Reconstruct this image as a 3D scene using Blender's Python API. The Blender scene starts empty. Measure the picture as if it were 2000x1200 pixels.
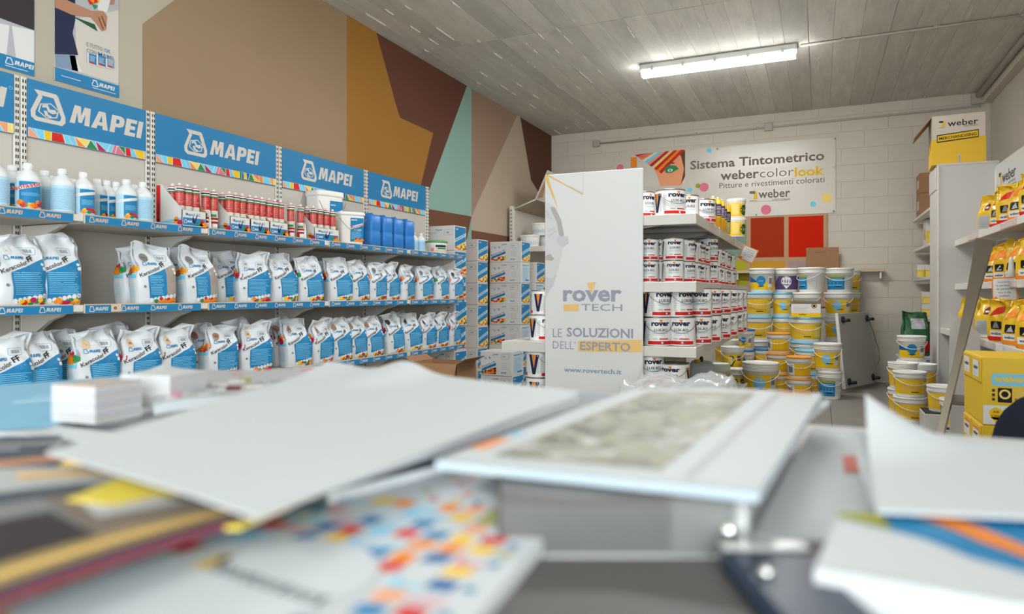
import bpy, bmesh, math, random
from mathutils import Vector, Matrix
from mathutils.geometry import tessellate_polygon
random.seed(7)
PI = math.pi
scene = bpy.context.scene
COL = scene.collection

# ------------------------------------------------------------------ camera
F = 1333.0                       # focal length in pixels of a 2000 px wide frame (24 mm lens)
VPX, HORZ = 1599.0, 574.0        # vanishing point of the room's depth direction, horizon line
CAMZ = 1.045
TH = math.atan((VPX - 1000.0) / F)
S_, C_ = math.sin(TH), math.cos(TH)
cam = bpy.data.cameras.new('camera')
cam.lens = 24.0; cam.sensor_width = 36.0
cam.shift_y = -(600.0 - HORZ) / 2000.0
cam.clip_start = 0.02; cam.clip_end = 200
cam.dof.use_dof = True
cam.dof.focus_distance = 4.9
cam.dof.aperture_fstop = 3.3
camo = bpy.data.objects.new('camera', cam); COL.objects.link(camo)
camo.location = (0, 0, CAMZ); camo.rotation_euler = (PI / 2, 0, TH)
scene.camera = camo

# ------------------------------------------------------------------ world, daylight, exposure
scene.view_settings.view_transform = 'Standard'
scene.view_settings.look = 'None'
scene.view_settings.gamma = 1.0
scene.view_settings.use_curve_mapping = False
scene.view_settings.exposure = 0.45
world = bpy.data.worlds.new('world'); scene.world = world; world.use_nodes = True
bg = world.node_tree.nodes['Background']
bg.inputs[0].default_value = (0.80, 0.90, 1.0, 1); bg.inputs[1].default_value = 1.0

def area_light(name, loc, rot, sx, sy, power, col):
    l = bpy.data.lights.new(name, 'AREA'); l.shape = 'RECTANGLE'; l.size = sx; l.size_y = sy
    l.energy = power; l.color = col
    o = bpy.data.objects.new(name, l); COL.objects.link(o); o.location = loc; o.rotation_euler = rot
    return o
# daylight through the glazed shop front behind the camera
area_light('shopfront_daylight', (-0.75, -4.85, 1.6), (PI / 2, 0, 0), 4.4, 2.4, 80, (0.84, 0.93, 1.0))
# added side light at an unseen right-hand window, to brighten the shelves
area_light('added_side_daylight', (1.70, -3.1, 1.65), (0, PI / 2, 0), 2.4, 3.2, 260, (0.88, 0.95, 1.0))

# ------------------------------------------------------------------ pixel <-> room
def ray(px, py):
    u = (px - 1000.0) / F; v = (HORZ - py) / F
    return Vector((-S_ + C_ * u, C_ + S_ * u, v))
def W(px, py, X=None, Y=None, Z=None):
    r = ray(px, py)
    t = X / r.x if X is not None else (Y / r.y if Y is not None else (Z - CAMZ) / r.z)
    return Vector((0, 0, CAMZ)) + r * t
def yat(px, X): return W(px, HORZ, X=X).y
def xat(px, Y): return W(px, HORZ, Y=Y).x

# ------------------------------------------------------------------ materials (all procedural)
def lin(c):
    c = c / 255.0
    return c / 12.92 if c <= 0.04045 else ((c + 0.055) / 1.055) ** 2.4
GAIN = 1.22
def rgb(r, g, b, gain=GAIN): return (min(lin(r) * gain, .92), min(lin(g) * gain, .92), min(lin(b) * gain, .92), 1)
MATS = {}
def mat(key, c, rough=.5, metal=0, noise=0, nscale=20, bump=0, alpha=1, trans=0, emit=0, gain=GAIN, coat=0):
    if key in MATS: return MATS[key]
    m = bpy.data.materials.new(key); m.use_nodes = True; MATS[key] = m
    nt = m.node_tree; b = nt.nodes['Principled BSDF']
    col = rgb(*c, gain=gain)
    b.inputs['Base Color'].default_value = col; b.inputs['Roughness'].default_value = rough
    b.inputs['Metallic'].default_value = metal
    if coat: b.inputs['Coat Weight'].default_value = coat
    if alpha < 1: b.inputs['Alpha'].default_value = alpha
    if trans: b.inputs['Transmission Weight'].default_value = trans
    if emit:
        b.inputs['Emission Color'].default_value = col; b.inputs['Emission Strength'].default_value = emit
    if noise or bump:
        tc = nt.nodes.new('ShaderNodeTexCoord'); n = nt.nodes.new('ShaderNodeTexNoise')
        n.inputs['Scale'].default_value = nscale; n.inputs['Detail'].default_value = 5
        nt.links.new(tc.outputs['Object'], n.inputs['Vector'])
        if noise:
            mx = nt.nodes.new('ShaderNodeMix'); mx.data_type = 'RGBA'
            mx.inputs[6].default_value = tuple(max(0, x * (1 - noise)) for x in col[:3]) + (1,)
            mx.inputs[7].default_value = tuple(min(1, x * (1 + noise)) for x in col[:3]) + (1,)
            nt.links.new(n.outputs['Fac'], mx.inputs[0]); nt.links.new(mx.outputs[2], b.inputs['Base Color'])
        if bump:
            bp = nt.nodes.new('ShaderNodeBump'); bp.inputs['Strength'].default_value = bump; bp.inputs['Distance'].default_value = .01
            nt.links.new(n.outputs['Fac'], bp.inputs['Height']); nt.links.new(bp.outputs['Normal'], b.inputs['Normal'])
    return m
# print inks and simple finishes: name -> sRGB as the photo shows it in plain light
INK = dict(white=(208, 208, 206), blue=(34, 118, 166), dblue=(28, 92, 150), lblue=(120, 185, 215), paleblue=(170, 205, 222), navy=(28, 34, 66),
           black=(22, 22, 24), grey=(120, 120, 122), lgrey=(168, 170, 172), red=(196, 34, 28), orange=(222, 128, 32), yellow=(222, 180, 26),
           green=(40, 128, 74), dgreen=(20, 80, 50), pink=(208, 110, 130), cyan=(110, 195, 220), brown=(96, 62, 40), purple=(82, 62, 100),
           offwhite=(196, 190, 180), beige=(205, 170, 138), tan=(150, 112, 84), mustard=(214, 176, 106), slate=(150, 152, 166), skin=(170, 122, 96),
           maroon=(112, 28, 38), teal=(128, 160, 150), olive=(150, 148, 40), lyellow=(225, 200, 110), mauve=(150, 130, 146), warmgrey=(112, 100, 90),
           crimson=(170, 30, 70), coal=(52, 46, 48), peach=(222, 150, 110), steel=(70, 78, 88), denim=(120, 140, 165))
def ink(k):
    m = mat('print_' + k, INK[k], .5); m.node_tree.nodes['Principled BSDF'].inputs['Specular IOR Level'].default_value = .2; return m

# ------------------------------------------------------------------ object helpers
def link(name, data, parent=None):
    o = bpy.data.objects.new(name, data); COL.objects.link(o)
    if parent is not None: o.parent = parent
    return o
def tag(o, label=None, cat=None, group=None, kind=None):
    if label: o['label'] = label
    if cat: o['category'] = cat
    if group: o['group'] = group
    if kind: o['kind'] = kind
    return o
def thing(name, label, cat, loc=(0, 0, 0), rz=0, group=None):
    o = link(name, None); o.empty_display_size = .05
    o.location = loc; o.rotation_euler = (0, 0, rz)
    return tag(o, label, cat, group)

class MB:
    """collects geometry for ONE mesh"""
    def __init__(s): s.v = []; s.f = []; s.m = []; s.mats = []; s.sm = []
    def mi(s, m):
        if m not in s.mats: s.mats.append(m)
        return s.mats.index(m)
    def add(s, vs, fs, m, smooth=False, M=None):
        b = len(s.v); i = s.mi(m)
        if M is not None: vs = [M @ Vector(v) for v in vs]
        s.v += [tuple(v) for v in vs]
        for f in fs: s.f.append(tuple(b + k for k in f)); s.m.append(i); s.sm.append(smooth)
        return s
    def box(s, x0, y0, z0, x1, y1, z1, m, M=None):
        vs = [(x0, y0, z0), (x1, y0, z0), (x1, y1, z0), (x0, y1, z0), (x0, y0, z1), (x1, y0, z1), (x1, y1, z1), (x0, y1, z1)]
        return s.add(vs, [(0, 3, 2, 1), (4, 5, 6, 7), (0, 1, 5, 4), (1, 2, 6, 5), (2, 3, 7, 6), (3, 0, 4, 7)], m, False, M)
    def bbox(s, x0, y0, z0, x1, y1, z1, m, b=.004, M=None):
        """box with chamfered edges"""
        bm = bmesh.new(); bmesh.ops.create_cube(bm, size=1)
        for v in bm.verts:
            v.co = ((x0 + x1) / 2 + v.co.x * (x1 - x0), (y0 + y1) / 2 + v.co.y * (y1 - y0), (z0 + z1) / 2 + v.co.z * (z1 - z0))
        bmesh.ops.bevel(bm, geom=bm.edges[:], offset=b, segments=1, affect='EDGES')
        bm.verts.index_update()
        s.add([v.co.copy() for v in bm.verts], [[v.index for v in f.verts] for f in bm.faces], m, False, M); bm.free()
        return s
    def lathe(s, prof, m, n=24, smooth=True, M=None):
        vs = []; fs = []
        for r, z in prof:
            for k in range(n): a = 2 * PI * k / n; vs.append((r * math.sin(a), -r * math.cos(a), z))
        for j in range(len(prof) - 1):
            for k in range(n):
                a = j * n + k; b = j * n + (k + 1) % n; fs.append((a, b, b + n, a + n))
        if prof[0][0] > 1e-6: fs.append(tuple(range(n))[::-1])
        if prof[-1][0] > 1e-6: fs.append(tuple((len(prof) - 1) * n + k for k in range(n)))
        return s.add(vs, fs, m, smooth, M)
    def tube(s, pts, r, m, n=6, M=None):
        pts = [Vector(p) for p in pts]; vs = []; fs = []
        for i, p in enumerate(pts):
            t = (pts[min(i + 1, len(pts) - 1)] - pts[max(i - 1, 0)]).normalized()
            a = t.cross(Vector((0, 0, 1)))
            if a.length < .05: a = t.cross(Vector((1, 0, 0)))
            a.normalize(); b = t.cross(a)
            for k in range(n): q = 2 * PI * k / n; vs.append(p + a * math.cos(q) * r + b * math.sin(q) * r)
        for i in range(len(pts) - 1):
            for k in range(n):
                a = i * n + k; b = i * n + (k + 1) % n; fs.append((a, b, b + n, a + n))
        fs += [tuple(range(n))[::-1], tuple((len(pts) - 1) * n + k for k in range(n))]
        return s.add(vs, fs, m, True, M)
    def loft(s, secs, m, n=28, M=None, disp=None, cap=True, smooth=True):
        """superellipse sections (a, b, z, p) stacked upwards"""
        vs = []; fs = []
        for a, b, z, p in secs:
            for k in range(n):
                q = 2 * PI * (k + .5) / n; c, d = math.sin(q), -math.cos(q)
                v = (a * math.copysign(abs(c) ** (2 / p), c), b * math.copysign(abs(d) ** (2 / p), d), z)
                vs.append(disp(*v) if disp else v)
        for j in range(len(secs) - 1):
            for k in range(n):
                a = j * n + k; b = j * n + (k + 1) % n; fs.append((a, b, b + n, a + n))
        if cap: fs += [tuple(range(n))[::-1], tuple((len(secs) - 1) * n + k for k in range(n))]
        return s.add(vs, fs, m, smooth, M)
    def prism(s, pts, m, axis, a0, a1, M=None):
        """2D polygon extruded along axis ('x','y','z') from a0 to a1"""
        def P(p, a):
            return {'x': (a, p[0], p[1]), 'y': (p[0], a, p[1]), 'z': (p[0], p[1], a)}[axis]
        n = len(pts); vs = [P(p, a0) for p in pts] + [P(p, a1) for p in pts]
        tr = tessellate_polygon([[Vector((p[0], p[1], 0)) for p in pts]])
        fs = [tuple(t) for t in tr] + [tuple(n + k for k in t) for t in tr] + [(k, (k + 1) % n, n + (k + 1) % n, n + k) for k in range(n)]
        return s.add(vs, fs, m, False, M)
    def mesh(s, name):
        me = bpy.data.meshes.new(name); me.from_pydata(s.v, [], s.f)
        for m in s.mats: me.materials.append(m)
        me.polygons.foreach_set('material_index', s.m); me.polygons.foreach_set('use_smooth', s.sm)
        me.update()
        bm = bmesh.new(); bm.from_mesh(me); bmesh.ops.recalc_face_normals(bm, faces=bm.faces[:]); bm.to_mesh(me); bm.free()
        return me
    def build(s, name, parent=None, loc=None, rz=0):
        o = link(name, s.mesh(name), parent)
        if loc is not None: o.location = loc
        o.rotation_euler = (0, 0, rz)
        return o

# ------------------------------------------------------------------ flat print: 2D artwork mapped on a real surface
_TX = {}
def text2d(s, bold=0.0):
    k = (s, round(bold, 3))
    if k in _TX: return _TX[k]
    cu = bpy.data.curves.new('t', 'FONT'); cu.body = s; cu.size = 1; cu.offset = bold; cu.resolution_u = 2
    o = bpy.data.objects.new('t', cu); COL.objects.link(o)
    bpy.context.view_layer.update()
    me = bpy.data.meshes.new_from_object(o.evaluated_get(bpy.context.evaluated_depsgraph_get()))
    vs = [(v.co.x, v.co.y) for v in me.vertices]; fs = [tuple(p.vertices) for p in me.polygons]
    bpy.data.objects.remove(o); bpy.data.curves.remove(cu); bpy.data.meshes.remove(me)
    x0 = min(v[0] for v in vs); x1 = max(v[0] for v in vs)
    vs = [(v[0] - x0, v[1]) for v in vs]
    _TX[k] = (vs, fs, x1 - x0); return _TX[k]
CAPH = max(v[1] for v in text2d('H')[0])

GL = {'M': (1.0, [[(0, 0), (.1, 1), (.42, 1), (.5, .5), (.6, 1), (.92, 1), (1.0, 0), (.74, 0), (.71, .62), (.59, .1), (.42, .1), (.29, .62), (.26, 0)]]),
      'A': (.9, [[(0, 0), (.27, 1), (.62, 1), (.9, 0), (.62, 0), (.59, .2), (.33, .2), (.28, 0)], [(.37, .4), (.54, .4), (.455, .78)]]),
      'P': (.74, [[(0, 0), (0, 1), (.5, 1), (.68, .92), (.74, .78), (.74, .56), (.68, .42), (.5, .34), (.28, .34), (.28, 0)],
                  [(.28, .55), (.42, .55), (.46, .6), (.46, .74), (.42, .79), (.28, .79)]]),
      'E': (.62, [[(0, 0), (0, 1), (.62, 1), (.62, .78), (.28, .78), (.28, .61), (.56, .61), (.56, .4), (.28, .4), (.28, .22), (.62, .22), (.62, 0)]]),
      'I': (.28, [[(0, 0), (0, 1), (.28, 1), (.28, 0)]])}
FLASK = [[(.10, 1), (.74, 1), (.80, .93), (1.02, .30), (1.02, .12), (.92, 0), (.14, 0), (.02, .1), (0, .3), (.22, .84)],
         [(.32, .85), (.66, .85), (.89, .28), (.87, .17), (.82, .13), (.2, .13), (.14, .18), (.14, .3), (.34, .8)]]
def tri_rings(rings):
    flat = [p for r in rings for p in r]
    return flat, [tuple(t) for t in tessellate_polygon([[Vector((p[0], p[1], 0)) for p in r] for r in rings])]

def split_long(vs, fs, mx):
    vs = list(vs); mid = {}; out = []; st = []
    for f in fs: st += [(f[0], f[i], f[i + 1]) for i in range(1, len(f) - 1)]
    while st:
        t = st.pop(); best = None; bl = mx
        for i in range(3):
            a, b = vs[t[i]], vs[t[(i + 1) % 3]]; d = math.hypot(a[0] - b[0], (a[1] - b[1]) * .6)
            if d > bl: bl = d; best = i
        if best is None: out.append(t); continue
        a, b, c = t[best], t[(best + 1) % 3], t[(best + 2) % 3]; k = (min(a, b), max(a, b))
        if k not in mid: vs.append(((vs[a][0] + vs[b][0]) / 2, (vs[a][1] + vs[b][1]) / 2)); mid[k] = len(vs) - 1
        st += [(a, mid[k], c), (mid[k], b, c)]
    return vs, out

class Art:
    def __init__(s): s.it = []
    def raw(s, vs, fs, k, l): s.it.append((vs, fs, k, l)); return s
    def rect(s, u0, v0, u1, v1, k, l=1, n=1, m=1):
        vs = [(u0 + (u1 - u0) * i / n, v0 + (v1 - v0) * j / m) for j in range(m + 1) for i in range(n + 1)]
        fs = [(j * (n + 1) + i, j * (n + 1) + i + 1, (j + 1) * (n + 1) + i + 1, (j + 1) * (n + 1) + i) for j in range(m) for i in range(n)]
        return s.raw(vs, fs, k, l)
    def quad(s, a, b, c, d, k, l=1, n=1, m=1):
        """a,b bottom left/right, c,d top right/left; subdivided"""
        vs = []
        for j in range(m + 1):
            for i in range(n + 1):
                t = i / n; q = j / m
                p = [(a[e] * (1 - t) + b[e] * t) * (1 - q) + (d[e] * (1 - t) + c[e] * t) * q for e in (0, 1)]
                vs.append(tuple(p))
        fs = [(j * (n + 1) + i, j * (n + 1) + i + 1, (j + 1) * (n + 1) + i + 1, (j + 1) * (n + 1) + i) for j in range(m) for i in range(n)]
        return s.raw(vs, fs, k, l)
    def poly(s, pts, k, l=1, holes=()):
        vs, fs = tri_rings([list(pts)] + [list(h) for h in holes]); return s.raw(vs, fs, k, l)
    def disc(s, u, v, r, k, l=1, n=18, ry=None, hole=0):
        ry = ry or r
        o = [(u + r * math.cos(2 * PI * i / n), v + ry * math.sin(2 * PI * i / n)) for i in range(n)]
        if hole:
            i_ = [(u + hole * math.cos(2 * PI * i / n), v + hole * ry / r * math.sin(2 * PI * i / n)) for i in range(n)]
            return s.raw(o + i_, [(i, (i + 1) % n, n + (i + 1) % n, n + i) for i in range(n)], k, l)
        return s.raw(o, [tuple(range(n))], k, l)
    def rrect(s, u0, v0, u1, v1, r, k, l=1, hole=0):
        def ring(u0, v0, u1, v1, r):
            return [(cx + r * math.cos(a), cy + r * math.sin(a)) for cx, cy, a0 in ((u1 - r, v1 - r, 0), (u0 + r, v1 - r, PI / 2), (u0 + r, v0 + r, PI), (u1 - r, v0 + r, 1.5 * PI))
                    for a in (a0, a0 + PI / 6, a0 + PI / 3, a0 + PI / 2)]
        o = ring(u0, v0, u1, v1, r)
        if hole:
            i_ = ring(u0 + hole, v0 + hole, u1 - hole, v1 - hole, max(r - hole, .0002)); n = len(o)
            return s.raw(o + i_, [(i, (i + 1) % n, n + (i + 1) % n, n + i) for i in range(n)], k, l)
        return s.raw(o, [tuple(range(len(o)))], k, l)
    def text(s, t, u, v, h, k, l=2, bold=0, align='L', w=None, rot=0, shear=0):
        vs, fs, wd = text2d(t, bold); sc = h / CAPH
        sx = sc if w is None else w / wd
        W_ = wd * sx; off = {'L': 0, 'C': -W_ / 2, 'R': -W_}[align]
        c, n = math.cos(rot), math.sin(rot); out = []
        for x, y in vs:
            a = x * sx + off + shear * y * sc; b = y * sc
            out.append((u + a * c - b * n, v + a * n + b * c))
        return s.raw(out, fs, k, l)
    def rings(s, rings, u, v, sx, sy, k, l, shear=0):
        vs, fs = tri_rings(rings)
        return s.raw([(u + (x + shear * y) * sx, v + y * sy) for x, y in vs], fs, k, l)
    def mapei(s, u, v, h, k='white', l=2, sx=1.0, logo=True, hexa=True):
        """flask emblem and slanted heavy capitals; returns total width"""
        x = 0
        if logo:
            fl_ = 1.6; vo = v - h * .3
            s.rings(FLASK, u, vo, h * fl_ * sx * .82, h * fl_, k, l)
            if hexa:
                cx, cy, r = u + .52 * .82 * fl_ * h * sx, vo + .40 * fl_ * h, .27 * fl_ * h
                hx = [(cx + r * sx * math.sin(i * PI / 3 + .2), cy + r * math.cos(i * PI / 3 + .2)) for i in range(6)]
                hi = [(cx + .86 * r * sx * math.sin(i * PI / 3 + .2), cy + .86 * r * math.cos(i * PI / 3 + .2)) for i in range(6)]
                s.raw(hx + hi, [(i, (i + 1) % 6, 6 + (i + 1) % 6, 6 + i) for i in range(6)], k, l)
                z = [(-.55, .55), (-.1, .75), (.12, .2), (.6, .3), (.75, -.1), (.35, -.3), (-.05, -.15), (-.2, .35), (-.6, .25)]
                s.poly([(cx + a * r * sx, cy + b * r) for a, b in z], k, l)
                z = [(-.45, -.1), (-.15, -.05), (-.05, -.45), (.3, -.6), (.15, -.8), (-.3, -.65)]
                s.poly([(cx + a * r * sx, cy + b * r) for a, b in z], k, l)
            x = h * 1.5 * sx
        for ch in 'MAPEI':
            w, rg = GL[ch]; s.rings(rg, u + x, v, h * .82 * sx, h, k, l, shear=.16); x += (w * .82 + .07) * h * sx
        return x
    def pin(s, u, v, r, k, l=1):
        pts = [(u + r * math.cos(a), v + r * math.sin(a)) for a in [math.radians(d) for d in range(-35, 216, 18)]]
        return s.poly(pts + [(u, v - r * 1.45)], k, l)
    def lines(s, u0, v0, u1, v1, n, k, l=2, th=.4, rag=.25, seed=1):
        rr = random.Random(seed); dv = (v1 - v0) / n
        for i in range(n):
            e = u1 - (u1 - u0) * rag * rr.random()
            s.rect(u0, v0 + i * dv, e, v0 + i * dv + dv * th, k, l, 2)
        return s
    def mesh(s, name, fn, solid=None):
        """fn(u, v, layer) -> xyz"""
        V = []; Fc = []; mi = []; mats = []; mx = getattr(fn, 'maxe', None)
        for vs, fs, k, l in s.it:
            if mx: vs, fs = split_long(vs, fs, mx)
            m = ink(k) if isinstance(k, str) else k
            if m not in mats: mats.append(m)
            i = mats.index(m); b = len(V)
            V += [tuple(fn(u, v, l)) for u, v in vs]
            for f in fs: Fc.append(tuple(b + q for q in f)); mi.append(i)
        me = bpy.data.meshes.new(name); me.from_pydata(V, [], Fc)
        for m in mats: me.materials.append(m)
        me.polygons.foreach_set('material_index', mi); me.update()
        return me
    def build(s, name, fn, parent=None): return link(name, s.mesh(name, fn), parent)

# mapping functions for artwork
LY = .0005
def on_front(y=0, x0=0, z0=0, e=LY): return lambda u, v, l: (x0 + u, y - e * l, z0 + v)          # faces -Y, u to +X
def on_right(x, y0=0, z0=0, e=LY): return lambda u, v, l: (x + e * l, y0 + u, z0 + v)            # faces +X, u to +Y
def on_left(x, y0=0, z0=0, e=LY): return lambda u, v, l: (x - e * l, y0 - u, z0 + v)             # faces -X, u to -Y
def on_cone(r0, r1, h, e=LY):
    def f(u, v, l):
        r = r0 + (r1 - r0) * v / h + e * (l + .6); a = u / max(r0, r1); return (r * math.sin(a), -r * math.cos(a), v)
    f.maxe = max(r0, r1) * .3
    return f

class Kit:
    """a thing modelled once: part meshes to be shared by every copy"""
    def __init__(s): s.p = []
    def add(s, name, me, parent=None, label=None): s.p.append((name, me, parent, label)); return len(s.p) - 1
    def place(s, name, label, cat, loc, rz=0, group=None, tilt=0, scale=None, swap=None):
        root = thing(name, label, cat, loc, rz, group)
        if tilt: root.rotation_euler = (tilt, 0, rz)
        if scale: root.scale = scale
        obs = []
        for nm, me, pa, lb in s.p:
            o = link(nm, me, root if pa is None else obs[pa])
            if lb: o['label'] = lb
            if swap and nm in swap:
                for sl, m in zip(o.material_slots, swap[nm]): sl.link = 'OBJECT'; sl.material = m
            obs.append(o)
        return root
ORD = ['first', 'second', 'third', 'fourth', 'fifth', 'sixth', 'seventh', 'eighth', 'ninth', 'tenth', 'eleventh', 'twelfth', 'thirteenth',
       'fourteenth', 'fifteenth', 'sixteenth', 'seventeenth', 'eighteenth', 'nineteenth', 'twentieth', 'twenty-first', 'twenty-second', 'twenty-third', 'twenty-fourth', 'twenty-fifth']
# ================================================================== THE ROOM
XL, XR, YB, YF, ZC = -3.5, 1.76, 9.17, -5.0, 3.315
m_wallwhite = mat('wall_paint_white', (190, 183, 170), .85, noise=.05, nscale=3, bump=.15)
m_block = mat('block_paint', (192, 185, 172), .85, noise=.05, nscale=9, bump=.35)
m_joint = mat('block_joint', (186, 179, 166), .9)
m_cream = mat('wall_paint_cream', (172, 165, 148), .85, noise=.04, nscale=2.5, bump=.1)
m_grout = mat('tile_grout', (88, 84, 78), .9)
m_tile = mat('floor_tile_grey', (128, 124, 117), .38, noise=.10, nscale=5)
m_conduit = mat('conduit_plastic', (166, 160, 149), .55)
m_metalwhite = mat('white_powder_coat', (204, 201, 194), .4)

def structure(o): o['kind'] = 'structure'; return o

fl = structure(MB().box(XL, YF, -.1, XR, YB, -.004, m_grout).build('floor'))
TS = .6; tile_me = MB().bbox(0, 0, -.004, TS - .005, TS - .005, 0, m_tile, .0015).mesh('floor_tile')
nx = int((XR - XL) / TS); ny = int((YB - YF) / TS)
for i in range(nx + 1):
    for j in range(ny + 1):
        w = min(TS, XR - XL - i * TS); d = min(TS, YB - YF - j * TS)
        if w < .03 or d < .03: continue
        if j * TS + YF < 1.59: continue
        t = link('tile', tile_me, fl); t.location = (XL + i * TS, YF + j * TS, 0); t.scale = (w / TS, d / TS, 1)
near = MB().box(XL, YF, -.003, XR, YF + TS * 11 - .005, 0, m_tile).build('tile', fl)

# ---- left wall with its painted mural
wl = structure(MB().box(XL - .15, YF, 0, XL, YB + .15, ZC, m_cream).build('wall_left'))
def paint(k, c): return mat('mural_' + k, c, .8, noise=.05, nscale=2.2, bump=.12)
mur = Art()
def mpoly(pts, k, c, l=1):
    q = [W(a, b, X=XL) for a, b in pts]
    mur.poly([(p.y, min(max(p.z, .02), ZC - .001)) for p in q], paint(k, c), l)
TANC, OCH, DKB, TEA, TAU, PNK = (148, 124, 95), (150, 104, 36), (92, 52, 36), (130, 164, 152), (148, 122, 104), (172, 156, 138)
mpoly([(278, 47), (345, -3), (629, -3), (677, 26), (677, 640), (278, 640)], 'tan', TANC)
mpoly([(677, 29), (735, 64), (772, 200), (781, 230), (846, 260), (822, 362), (800, 500), (677, 640)], 'ochre', OCH)
mpoly([(735, 64), (912, 165), (834, 384), (834, 408), (822, 640), (677, 640), (800, 500), (822, 362), (846, 260), (781, 230), (772, 200)], 'brown', DKB)
mpoly([(912, 165), (921, 171), (921, 423), (834, 408), (834, 384)], 'teal', TEA)
mpoly([(834, 408), (921, 423), (912, 466), (912, 640), (822, 640)], 'brown2', (104, 66, 44))
mpoly([(921, 423), (921, 640), (912, 640), (912, 466)], 'teal2', (120, 160, 150))
mpoly([(921, 171), (1010, 224), (921, 423)], 'taupe', TAU)
mpoly([(1010, 224), (1016, 228), (1037, 352), (1052, 376), (1077, 345), (1077, 470), (1005, 464), (921, 450), (921, 423)], 'pink', PNK)
mpoly([(1016, 228), (1077, 265), (1077, 345), (1052, 376), (1037, 352)], 'brown3', (84, 50, 30))
mpoly([(921, 450), (1005, 464), (1077, 472), (1077, 640), (921, 640)], 'brown4', (110, 70, 50))
mur.build('painted_mural', on_right(XL), wl)

# ---- back wall of painted concrete blocks
wb = structure(MB().box(XL, YB, 0, XR + .15, YB + .15, ZC, m_joint).build('wall_back'))
BW, BH = .5, .2; blk_me = MB().bbox(0, -.003, 0, BW - .004, 0, BH - .004, m_block, .002).mesh('block')
r = 0; z = .0
while z < ZC - .01:
    x = XL + (-.25 if r % 2 else 0)
    while x < XR - .02:
        a = max(x, XL); b = min(x + BW, XR); h = min(BH, ZC - z)
        o = link('block', blk_me, wb); o.location = (a, YB, z); o.scale = ((b - a) / BW, 1, h / BH); x += BW
    z += BH; r += 1

WY0, WY1 = -4.75, -1.45  # wall opening cut for the added side window
wr = structure(MB().box(XR, WY1, 0, XR + .15, YB, ZC, m_wallwhite).box(XR, YF, 0, XR + .15, WY0, ZC, m_wallwhite).box(XR, WY0, 0, XR + .15, WY1, .4, m_wallwhite).box(XR, WY0, 2.9, XR + .15, WY1, ZC, m_wallwhite).build('wall_right'))
MB().bbox(XR - .09, 2.0, ZC - .13, XR, YB, ZC - .02, m_wallwhite, .006).build('cornice_strip', wr)
wf = MB(); wf.box(XL, YF - .15, 0, XR, YF, .35, m_wallwhite); wf.box(XL, YF - .15, 2.85, XR, YF, ZC, m_wallwhite)
wf.box(XL, YF - .15, .35, -3.0, YF, 2.85, m_wallwhite); wf.box(1.5, YF - .15, .35, XR, YF, 2.85, m_wallwhite)
structure(wf.build('wall_front'))
m_alu = mat('brushed_aluminium', (176, 174, 168), .32, .85)
m_glass = mat('clear_glass', (235, 240, 240), .02, trans=1, gain=1)
win = structure(MB().box(-3.0, YF - .1, .35, -2.94, YF - .04, 2.85, m_alu).box(1.44, YF - .1, .35, 1.5, YF - .04, 2.85, m_alu).box(-3, YF - .1, .35, 1.5, YF - .04, .41, m_alu)
                .box(-3, YF - .1, 2.79, 1.5, YF - .04, 2.85, m_alu).box(-1.53, YF - .1, .41, -1.47, YF - .04, 2.79, m_alu).box(-.03, YF - .1, .41, .03, YF - .04, 2.79, m_alu).build('window_1'))
for a, b in ((-2.94, -1.53), (-1.47, -.03), (.03, 1.44)): MB().box(a, YF - .075, .41, b, YF - .069, 2.79, m_glass).build('pane', win)

w2 = structure(MB().box(XR + .04, WY0, .4, XR + .1, WY1, .46, m_alu).box(XR + .04, WY0, 2.84, XR + .1, WY1, 2.9, m_alu).build('added_side_window'))  # unseen window, added so the shelves get light from the side
for k in range(4):
    ya = WY0 + k * (WY1 - WY0) / 4; yb_ = ya + (WY1 - WY0) / 4
    MB().box(XR + .04, ya, .46, XR + .1, ya + .05, 2.84, m_alu).build('mullion', w2); MB().box(XR + .068, ya + .05, .46, XR + .074, yb_, 2.84, m_glass).build('pane', w2)

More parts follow.
